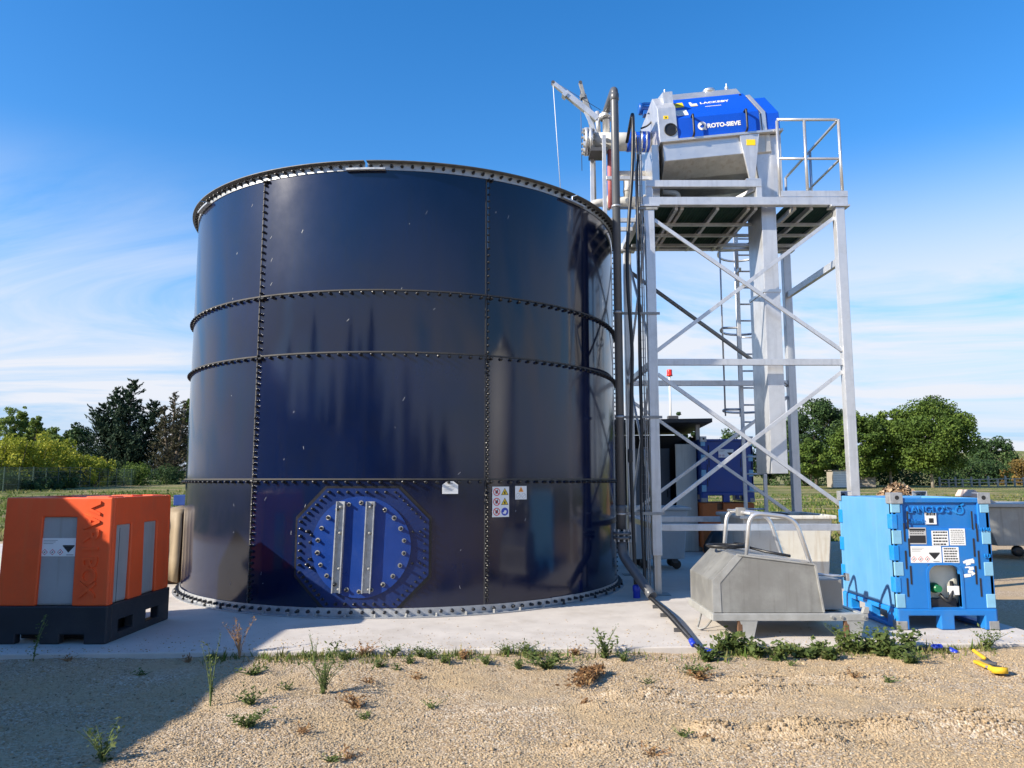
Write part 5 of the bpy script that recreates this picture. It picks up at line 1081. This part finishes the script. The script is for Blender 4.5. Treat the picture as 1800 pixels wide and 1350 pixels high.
MB().tube([(2.30, SY0 + .05, 1.155), (2.30, SY1 - .12, 1.155)], .016, 10).build('hoop_tie', STEEL, sk); MB().box((2.26, SY0 + .33, 1.12), (2.33, SY0 + .42, 1.20)).build('tie_clamp', GALVD, sk)
for y in (SY0 + .05, SY1 - .12): MB().bar((2.24, y, .775), (2.86, y, .702), .04, .012).build('hoop_foot', STEEL, sk)
MB().tube([(2.20 + .16 * math.cos(R(a)) * (1 + a / 2400), 8.05 + .16 * math.sin(R(a)), .79 + a / 30000) for a in range(0, 800, 25)] + [(2.55, 7.9, .76), (2.75, 7.75, .73)], .014, 8).build('coiled_hose', RUB, sk)
MB().box((2.945, 7.62, .234), (3.19, 7.95, .52)).build('side_box', SKIPG, sk, bev=.006); MB().tube(bend([(2.97, 7.75, .521), (3.0, 7.72, .56), (3.12, 7.72, .545), (3.26, 7.7, .545)], .03), .012, 8).build('side_box_pipe', STEEL, sk)
MB().box((3.26, 7.66, .50), (3.285, 7.74, .57)).build('valve_plate', GALV, sk)
for x in (3.0, 3.09, 3.30): MB().lathe((x, SY0 - .031, .20), (0, -1, 0), [(.014, 0), (.014, .012)], 8).build('frame_bolt', GALVD, sk)
MB().prism([(3.29, SY0 - .032, .235), (3.345, SY0 - .032, .235), (3.35, SY0 - .032, .29), (3.31, SY0 - .032, .29)], (0, 0, 0), (0, .05, 0)).build('end_lug', SKIPL, sk)
MB().tube(bend([(1.92, 8.0, .16), (1.86, 7.90, .05), (1.83, 7.84, .018), (1.90, 7.80, .03), (2.0, 7.84, .13)], .05), .009, 7).build('loose_wire', GALVD, sk)

# ------------------------------------------------------------------ bins
def bin_(name, label, x0, x1, y0, y1, h, mt, wheels, zb=.0, lean=.06, rimw=.05):
    b = thing(name, label, 'bin', ((x0 + x1) / 2, (y0 + y1) / 2, 0)); z0 = .17 if wheels else .10
    m = MB(); c = [(x0 + lean, y0 + lean), (x1 - lean, y0 + lean), (x1 - lean, y1 - lean), (x0 + lean, y1 - lean)]; q = [(x0, y0), (x1, y0), (x1, y1), (x0, y1)]; i_ = .03
    qi = [(x0 + i_, y0 + i_), (x1 - i_, y0 + i_), (x1 - i_, y1 - i_), (x0 + i_, y1 - i_)]
    vs = [(x, y, z0) for x, y in c] + [(x, y, h) for x, y in q] + [(x, y, h) for x, y in qi] + [(x, y, h - .25) for x, y in qi]
    m.add(vs, [(3, 2, 1, 0)] + [(i, (i + 1) % 4, 4 + (i + 1) % 4, 4 + i) for i in range(4)] + [(4 + i, 4 + (i + 1) % 4, 8 + (i + 1) % 4, 8 + i) for i in range(4)] + [(8 + i, 8 + (i + 1) % 4, 12 + (i + 1) % 4, 12 + i) for i in range(4)] + [(12, 13, 14, 15)]); m.build('body', mt, b, bev=.02)
    r = MB(); xs = [x0 - rimw, x0 + .02, x1 - .02, x1 + rimw]; ys_ = [y0 - rimw, y0 + .02, y1 - .02, y1 + rimw]
    r.plate(xs, ys_, lambda i, j: not (i == 1 and j == 1), .05, lambda a, bb, d: Vector((a, bb, h - .004 + d))); r.build('rim', mt, b, bev=.012)
    for x in (x0 + .2, x1 - .2):
        for y in (y0 + .18, y1 - .18):
            if wheels:
                w = MB().lathe((x + .03, y - .02, .075), (0, 1, 0), [(.02, -.012), (.070, -.01), (.075, 0), (.075, .035), (.070, .045), (.02, .047)], 20).build('wheel', mat('castor_tyre', (.05, .035, .025), .7), b)
                MB().box((x - .03, y - .045, .10), (x + .05, y + .045, .172)).build('castor_fork', DARKSTEEL, w)
            else: MB().box((x - .09, y - .07, .002), (x + .09, y + .07, .13)).build('foot', mt, b)
    return b
bin_('wheeled_bin', 'pale grey wheeled bin behind the front left tower post', 1.98, 2.92, 12.95, 13.75, .98, BING, True)
wb = bin_('collecting_bin', 'stained white collecting bin under the discharge chute', 3.14, 4.36, 10.62, 11.78, .95, BINW, False)
m = MB(); g = np.random.default_rng(8); gx, gy = np.meshgrid(np.linspace(3.19, 4.31, 15), np.linspace(10.67, 11.73, 15)); V = np.stack([gx.ravel(), gy.ravel(), .86 + .16 * np.exp(-((gx - 3.7) ** 2 + (gy - 10.9) ** 2) / .12).ravel() + g.uniform(-.015, .03, gx.size)], 1)
m.add(V.tolist(), [(j * 15 + i, j * 15 + i + 1, j * 15 + i + 16, j * 15 + i + 15) for j in range(14) for i in range(14)], False)
o = m.build('screened_solids', mat('sludge', (.09, .075, .06), .9, var=.4, scale=20), None, at=(3.75, 11.2, .86)); put(o, 'dark screened solids heaped inside the white collecting bin', 'sludge', kind='stuff')
sb = thing('grey_skip', 'long grey metal skip on wheels at the right edge', 'skip', (10.3, 15.6, 0))
m = MB(); m.prism([(9.05, 15.0, .95), (9.30, 15.0, .22), (12.2, 15.0, .22), (12.4, 15.0, .95)], (0, 0, 0), (0, 1.4, 0)); m.build('body', SKIPG, sb, bev=.01)
MB().box((8.98, 14.93, .95), (12.47, 16.47, 1.02)).build('rim', SKIPL, sb, bev=.01)
for x in (9.75, 11.8):
    for y in (15.1, 16.25): MB().lathe((x, y, .11), (0, 1, 0), [(.04, -.02), (.105, -.015), (.105, .055), (.04, .06)], 18).build('wheel', RUB, sb)
c = P(1716, 872, 15.4); put(MB().bar((c.x - .18, 15.5, 1.22), (c.x + .35, 15.5, .9), .55, .16, (0, 0, 1)).build('broken_block', PALEBLK, bev=.02), 'pale pinkish concrete block tilted behind the blue tote', 'block')
put(MB().box((8.2, 15.2, GRZ), (8.75, 15.9, .9)).build('block_stack', PALEBLK, bev=.02), 'pale block pier under the tilted block behind the blue tote', 'block')
# heap of chips behind
def heap():
    c = P(1578, 872, 24); n = 1500; g = np.random.default_rng(12); r = g.random(n) ** .5; a = g.uniform(0, 6.28, n); x = c.x + r * 1.5 * np.cos(a); y = 24 + r * 1.5 * np.sin(a); z = -.1 + 1.48 * (1 - r ** 1.25) + g.uniform(-.05, .08, n)
    V, Fq = quads(np.stack([x, y, z], 1), np.tile((0, 0, 1.), (n, 1)), .17, .8, .8, 5)
    return np_mesh('chips', V, Fq, False, np.repeat(g.random(n), 4)), c.x
CHIP = tint_mat('wood_chip', ((0, (.16, .10, .055)), (.5, (.30, .20, .12)), (1, (.44, .33, .22))), .9)
me, hx_ = heap(); put(link('chip_heap', me, CHIP), 'brown heap of chippings beyond the blue tote', 'heap', kind='stuff')
MB_ = MB(); MB_.lathe((hx_, 24, -.14), (0, 0, 1), [(1.6, 0), (1.2, .45), (.7, .95), (.3, 1.28), (.05, 1.36)], 20); o = MB_.build('heap_core', CHIP); put(o, 'solid brown core of the chippings heap beyond the blue tote', 'heap', kind='stuff')

# ------------------------------------------------------------------ shed and things behind the tower
sh = thing('black_shed', 'open black lean-to shed behind the tower', 'shed', (3.2, 17, 0))
MB().box((1.6, 16.4, 0), (1.68, 18.0, 2.5)).build('side_wall', SHEDD, sh); MB().box((3.98, 16.62, 0), (4.05, 18.0, 2.4)).build('side_wall', SHEDD, sh); MB().box((1.6, 17.93, 0), (4.05, 18.0, 2.5)).build('back_wall', SHEDD, sh)
MB().prism([(1.4, 15.9, 2.62), (4.15, 15.9, 2.66), (4.15, 15.9, 2.74), (1.4, 15.9, 2.70)], (0, 0, 0), (0, 2.3, -.12)).build('roof', SHEDD, sh, bev=.005); MB().box((3.9, 16.3, .01), (3.98, 16.38, 2.64)).build('post', SKIPL, sh)
cb = thing('control_cabinet', 'grey control cabinet standing inside the black shed', 'cabinet', (3.0, 16.9, 0)); MB().box((2.5, 16.75, .15), (3.42, 17.3, 2.15)).build('cabinet_body', SHEDC, cb, bev=.01)
for x in (2.52, 2.98): MB().box((x, 16.735, .2), (x + .42, 16.749, 2.1)).build('door', SHEDC, cb, bev=.004); MB().box((x + .36, 16.72, 1.1), (x + .38, 16.734, 1.25)).build('door_handle', RUB, cb)
c = P(1206, 875, 16.3); put(MB().box((c.x - .215, 16.2, .01), (c.x + .215, 16.26, 2.22)).build('cream_panel', PANELW, bev=.006), 'tall cream sheet panel leaning beside the black shed', 'panel')
bc = thing('beacon_light', 'red beacon on a thin white pole above the black shed', 'beacon', (P(1178, 740, 17).x, 17, 2.6)); x = P(1178, 700, 17).x
MB().tube([(x, 17, 2.58), (x, 17, 3.77)], .022, 10).build('pole', WHITE, bc); MB().lathe((x, 17, 3.77), (0, 0, 1), [(.065, 0), (.065, .03), (.058, .035), (.058, .13), (.05, .145), (.01, .15)], 18).build('lens', REDL, bc)
x = P(1183, 738, 16.5).x; lmp = thing('flood_lamp', 'small dark lamp on the black shed roof beside the beacon', 'lamp', (x, 16.5, 2.68)); MB().box((x - .11, 16.45, 2.72), (x + .11, 16.6, 2.84)).build('housing', DARKSTEEL, lmp, bev=.01); MB().box((x - .02, 16.5, 2.66), (x + .02, 16.54, 2.72)).build('bracket', DARKSTEEL, lmp)
g = random.Random(9); bag = MB(); c = P(1262, 950, 15.6); bag.add([(c.x + math.cos(a * .785) * .28 * s, 15.55 + math.sin(a * .785) * .2 * s, z) for s, z in ((1, .003), (1.1, .18), (.7, .38), (.25, .55)) for a in range(8)], [(i * 8 + j, i * 8 + (j + 1) % 8, i * 8 + 8 + (j + 1) % 8, i * 8 + 8 + j) for i in range(3) for j in range(8)] + [(24, 25, 26, 27, 28, 29, 30, 31)], True)
put(bag.build('black_sack', RUB), 'black plastic sack at the foot of the faded orange tote', 'sack')
# things between the orange tote and the tank
tx = thing('covered_stack', 'stack under tan tarpaulin between the orange tote and the tank', 'covered stack', (-5.4, 11.7, 0))
n = 14; m = MB(); V = []; Fq = []
prof_ = [(0, .05), (.0, .35), (.03, .75), (.02, 1.0), (.10, 1.06), (.5, 1.08)]
for i in range(n + 1):
    for d, z in prof_: w = .05 * math.sin(i * 1.7) + .03 * math.sin(i * 3.1 + z * 4); V.append((-6.1 + 1.38 * i / n, 11.15 + d + w * (1.1 - z * .7), z + .02 * math.sin(i * 2.2)))
k = len(prof_)
for i in range(n):
    for j in range(k - 1): Fq.append((i * k + j, (i + 1) * k + j, (i + 1) * k + j + 1, i * k + j + 1))
m.add(V, Fq, True); o = m.build('tarpaulin', TARP, tx); so = o.modifiers.new('s', 'SOLIDIFY'); so.thickness = .01
MB().box((-6.08, 11.24, .01), (-4.76, 12.2, 1.03)).build('stacked_load', RUST, tx)
bx = thing('small_blue_crate', 'small blue crate lying on the tarpaulin stack', 'crate', (-4.95, 11.75, 1.1)); 
m = MB(); m.plate([-5.06, -5.02, -4.80, -4.76], [11.62, 11.66, 11.94, 11.98], lambda i, j: not (i == 1 and j == 1), .15, lambda a, b, d: Vector((a, b, 1.10 + d))); m.build('crate_wall', NAVYP, bx, bev=.005); MB().box((-5.055, 11.625, 1.095), (-4.765, 11.975, 1.10 - .0005)).build('crate_floor', FITB, bx)
def gp(x, y, z=GRZ):
    d = P(x, y, 1) - Vector((0, 0, CAMZ)); k = (z - CAMZ) / d.z; return d.x * k, d.y * k
# --- yellow strap set on the gravel
ys = thing('yellow_ratchet_strap', 'yellow ratchet strap with a rolled web on the gravel at the right', 'strap', (4.03, 6.75, GRZ)); z0 = GRZ + .012
a, b = Vector((*gp(1712, 1156), z0 + .05)), Vector((*gp(1732, 1170), z0 + .045))
MB().bar(a, b, .034, .03).build('handle_grip', YELS, ys, bev=.015); MB().bar(b + Vector((-.02, .02, -.02)), b + Vector((.06, -.06, -.03)), .035, .016).build('handle_arm', DARKSTEEL, ys)
MB().bar((*gp(1716, 1168), z0 + .012), (*gp(1736, 1179), z0 + .02), .055, .028).build('folded_web', YELS, ys, bev=.012)
MB().lathe((*gp(1758, 1185), z0 - .005), (0, .15, 1), [(.02, 0), (.058, .0), (.060, .045), (.02, .045)], 22).build('web_roll', YELS, ys); MB().lathe((*gp(1744, 1182), z0), (.3, -.2, 1), [(.015, 0), (.035, 0), (.035, .035), (.015, .035)], 18).build('web_roll', YELS, ys)
MB().bar((*gp(1734, 1178), z0 + .02), (*gp(1741, 1181), z0 + .02), .035, .015).build('buckle', GALVD, ys)

# ------------------------------------------------------------------ weeds
def weed(name, label, X, Y, H, seed, stems=5, leaf=.035, lm=WEEDG, spread=.35, nleaf=26, low=True, z=None, cat='weed', group=None, wid=.55):
    g = np.random.default_rng(seed); z0 = float(grav(np.array(X), np.array(Y))) if z is None else z
    root = thing(name, label, cat, (X, Y, z0), group); st = MB(); C = []; Nn = []
    for i in range(stems):
        a = g.uniform(0, 6.28); l = H * g.uniform(.55, 1.0); d = np.array((math.cos(a), math.sin(a), 0)) * spread * l * g.uniform(.3, 1.2)
        p = [Vector((X, Y, z0 - .02)) + Vector((d[0] * q * q, d[1] * q * q, l * q)) for q in (0, .35, .7, 1.0)]; st.tube(p, [.0045, .0038, .0026, .0012], 5, False)
        q = g.uniform(.05 if low else .45, 1.02, nleaf); pp = np.stack([X + d[0] * q * q, Y + d[1] * q * q, z0 + l * q], 1) + g.normal(0, leaf * .55, (nleaf, 3)) * np.array([1, 1, .6]); pp[:, 2] = np.maximum(pp[:, 2], z0 + .008); C.append(pp)
    st.build('stem', MATS['weed_stem_dry'] if lm is WEEDR else MATS['weed_stem'], root)
    C = np.concatenate(C) - np.array((X, Y, z0)); up = np.stack([C[:, 0] * 2, C[:, 1] * 2, np.full(len(C), .25)], 1)
    V, Fq = quads(C, np.tile((0, -.2, 1.), (len(C), 1)), leaf, wid, .5, seed, up)
    link('leaves', np_mesh('leaves', V, Fq, False, np.repeat(np.clip(g.normal(.5, .25, len(C)), 0, 1), 4)), lm, root); return root
mat('weed_stem', (.10, .14, .04), .8); mat('weed_stem_dry', (.30, .17, .08), .8)
def w_at(x, y, *a, **k):
    X, Y = gp(x, y); Y = min(Y, slab_y(X) - .05); return weed(*a[:2], X, Y, *a[2:], **k)
w_at(430, 1152, 'dry_weed', 'rust brown dry weed at the slab edge where the shadow ends', .40, 301, 8, .018, WEEDR, .5, 34, False)
w_at(370, 1240, 'tall_weed', 'tall thin green weed on the shadow edge of the gravel', .52, 302, 4, .020, WEEDG, .2, 26, group=None)
w_at(58, 1165, 'tall_weed', 'tall dark weed in front of the orange tote', .42, 303, 3, .03, WEEDG, .2, 24)
w_at(552, 1170, 'tall_weed', 'thin upright weed behind the feathery plant', .28, 304, 4, .014, WEEDG, .3, 20)
w_at(568, 1222, 'feathery_weed', 'feathery bright green weed in front of the tank', .30, 305, 16, .020, WEEDG, .9, 34)
w_at(180, 1340, 'fern_weed', 'pale green young weed in the shadow at the bottom left', .22, 306, 9, .030, WEEDG, .9, 16)
w_at(436, 1280, 'low_weed', 'flat green rosette weed in front of the tall thin weed', .10, 307, 12, .032, WEEDG, 1.8, 16)
w_at(440, 1240, 'low_weed', 'small reddish green weed right of the tall thin weed', .10, 308, 10, .028, WEEDG, 1.4, 14)
w_at(445, 1188, 'low_weed', 'flat pale weed below the rust brown weed', .07, 309, 10, .03, WEEDG, 2.4, 14)
w_at(625, 1245, 'dry_low_weed', 'dark reddish dry weed right of the feathery weed', .10, 310, 10, .026, WEEDR, 1.6, 14)
w_at(600, 1140, 'leafy_weed', 'upright leafy weed at the slab edge below the hatch', .16, 311, 4, .04, WEEDG, .6, 8)
w_at(962, 1176, 'creeping_weed', 'wide dark green creeping weed near the slab edge', .12, 312, 22, .034, WEEDG, 2.4, 18)
w_at(1062, 1158, 'bushy_weed', 'bushy green weed at the slab edge left of the pipes', .22, 313, 14, .038, WEEDG, .9, 16)
w_at(1060, 1140, 'tall_weed', 'spindly weed standing above the bushy one', .30, 314, 3, .016, WEEDG, .4, 12)
w_at(1222, 1188, 'low_weed', 'low green and brown weed on the open gravel', .09, 315, 16, .03, WEEDG, 2.4, 14)
w_at(1232, 1197, 'dry_low_weed', 'brown dry weed in front of the low green one', .07, 316, 12, .03, WEEDR, 2.2, 14)
w_at(1600, 1168, 'creeping_weed', 'green weed below the blue tote in front of the pipe', .13, 317, 16, .034, WEEDG, 1.7, 16)
w_at(1718, 1136, 'bushy_weed', 'round green weed at the slab edge right of the blue fitting', .20, 318, 12, .032, WEEDG, .9, 16)
EW = (1262, 1300, 1330, 1365, 1480, 1506, 1546, 1575, 1598, 1440, 1405, 1245, 1282, 1385, 1425, 1460, 1525, 1560)
for i, (x, h, sp) in enumerate(((1262, .20, .8), (1300, .16, .9), (1330, .15, 1), (1365, .13, 1), (1480, .24, .7), (1506, .18, .9), (1546, .27, .7), (1575, .16, 1), (1598, .22, .8), (1440, .14, .9), (1405, .10, 1.1), (1245, .12, 1.2), (1282, .22, .7), (1385, .09, 1.3), (1425, .07, 1.4), (1460, .12, 1), (1525, .12, 1.1), (1560, .20, .9))):
    k_ = sum(q < x for q in EW if (q > 1530) == (x > 1530)); w_at(x, 1144 + (i * 5 % 4) * 5, 'edge_weed', ORD[k_] + ' broad leaved weed from the left in the strip in front of the ' + ('metal skid', 'blue tote')[x > 1530], h, 330 + i, 11, .045, WEEDG, sp, 15, group=('weeds in front of the skid', 'weeds in front of the blue tote')[x > 1530], wid=.8)
SW = sorted(((612, 1150, .12), (668, 1156, .10), (712, 1152, .13), (760, 1150, .12), (850, 1152, .12), (945, 1150, .12), (1010, 1150, .10), (1090, 1146, .10), (540, 1152, .12), (650, 1150, .14), (690, 1146, .13), (735, 1150, .13), (790, 1155, .12), (820, 1158, .11), (880, 1150, .14), (925, 1145, .17), (985, 1148, .12), (905, 1160, .10)), key=lambda q: q[0])
for i, (x, y, h) in enumerate(SW):
    w_at(x + 9 * math.sin(i * 5.3), y + 9 + 9 * math.sin(i * 2.7), 'straggly_weed', ORD[i] + ' small straggly weed from the left along the slab edge under the tank', h * (.6 + .35 * (i * 7 % 5) / 4), 360 + i, 14, .022, WEEDR if i % 7 == 2 else WEEDG, 1.3, 13, group='straggly weeds along the slab edge')
for i, (x, y) in enumerate(sorted(((505, 1215), (650, 1200), (700, 1178), (735, 1195), (1140, 1200), (1030, 1240), (1200, 1295), (1240, 1305), (640, 1262), (760, 1245), (1560, 1200), (1500, 1195), (1390, 1170), (1150, 1330), (585, 1335), (615, 1330), (530, 1290), (250, 1190), (120, 1165), (330, 1165)))):
    w_at(x, y, 'tiny_weed', ORD[i] + ' tiny weed from the left among those sprouting from the open gravel', .06, 400 + i, 7, .022, WEEDG if i % 2 else WEEDR, 1.8, 8, group='tiny weeds scattered on the gravel')
# thin grass growing along the foot of the slab
def verge(n=5200):
    x = rng.uniform(-2.6, 4.3, n); d = rng.exponential(.10, n); y = slab_y(x) - .02 - d
    k = (fbm(x * 2.2, y * 3, 51, 3) + .25 * rng.random(n)) > .50 + .35 * np.clip(d - .2, 0, 1); x, y = x[k], y[k]; n = len(x)
    h = rng.uniform(.015, .065, n) * (1 + .8 * (rng.random(n) > .92)); a = rng.uniform(0, 6.28, n); w = h * .10 + .0015; z = grav(x, y) - .004
    V = np.stack([np.stack([x - np.cos(a) * w, y - np.sin(a) * w, z], 1), np.stack([x + np.cos(a) * w, y + np.sin(a) * w, z], 1), np.stack([x + rng.normal(0, .02, n), y + rng.normal(0, .02, n), z + h], 1)], 1).reshape(-1, 3)
    return np_mesh('verge_grass', V, np.arange(3 * n).reshape(-1, 3), False, np.repeat(np.clip(rng.normal(.45, .3, n), 0, 1), 3))
put(link('verge_grass', verge(), GRASSM), 'thin green and straw coloured grass along the foot of the slab', 'grass', kind='stuff')
# dead branch
X, Y = gp(1030, 1200); db = thing('dead_branch', 'brown dried plant lying on the gravel in front of the slab', 'dead plant', (X, Y, GRZ)); g = np.random.default_rng(77); m = MB(); C = []
A = Vector((*gp(1060, 1182), GRZ + .03)); 
for i in range(16):
    e = Vector((*gp(985 + g.uniform(0, 40), 1195 + g.uniform(0, 48)), GRZ + .015)) if i < 13 else Vector((*gp(975 + g.uniform(0, 20), 1195 + g.uniform(0, 10)), GRZ + .015)); e = A.lerp(e, g.uniform(.5, 1)); m.tube([A, A.lerp(e, .5) + Vector((g.uniform(-.03, .03), 0, .03)), e], [.006, .004, .002], 5, False)
    for t in g.uniform(.1, 1, 46): C.append(np.array(A.lerp(e, t)) + g.normal(0, .02, 3) * np.array((1, 1, .5)) + np.array((0, 0, .02)))
m.build('stem', MATS['weed_stem_dry'], db); C = np.array(C) - np.array((X, Y, GRZ)); V, Fq = quads(C, g.normal(0, 1, C.shape), .034, .6, .5, 6); link('dried_leaves', np_mesh('dried_leaves', V, Fq, False, np.repeat(np.clip(g.normal(.4, .2, len(C)), 0, 1), 4)), WEEDR, db)
for o in list(bpy.data.objects):
    if 'org' in o: del o['org']
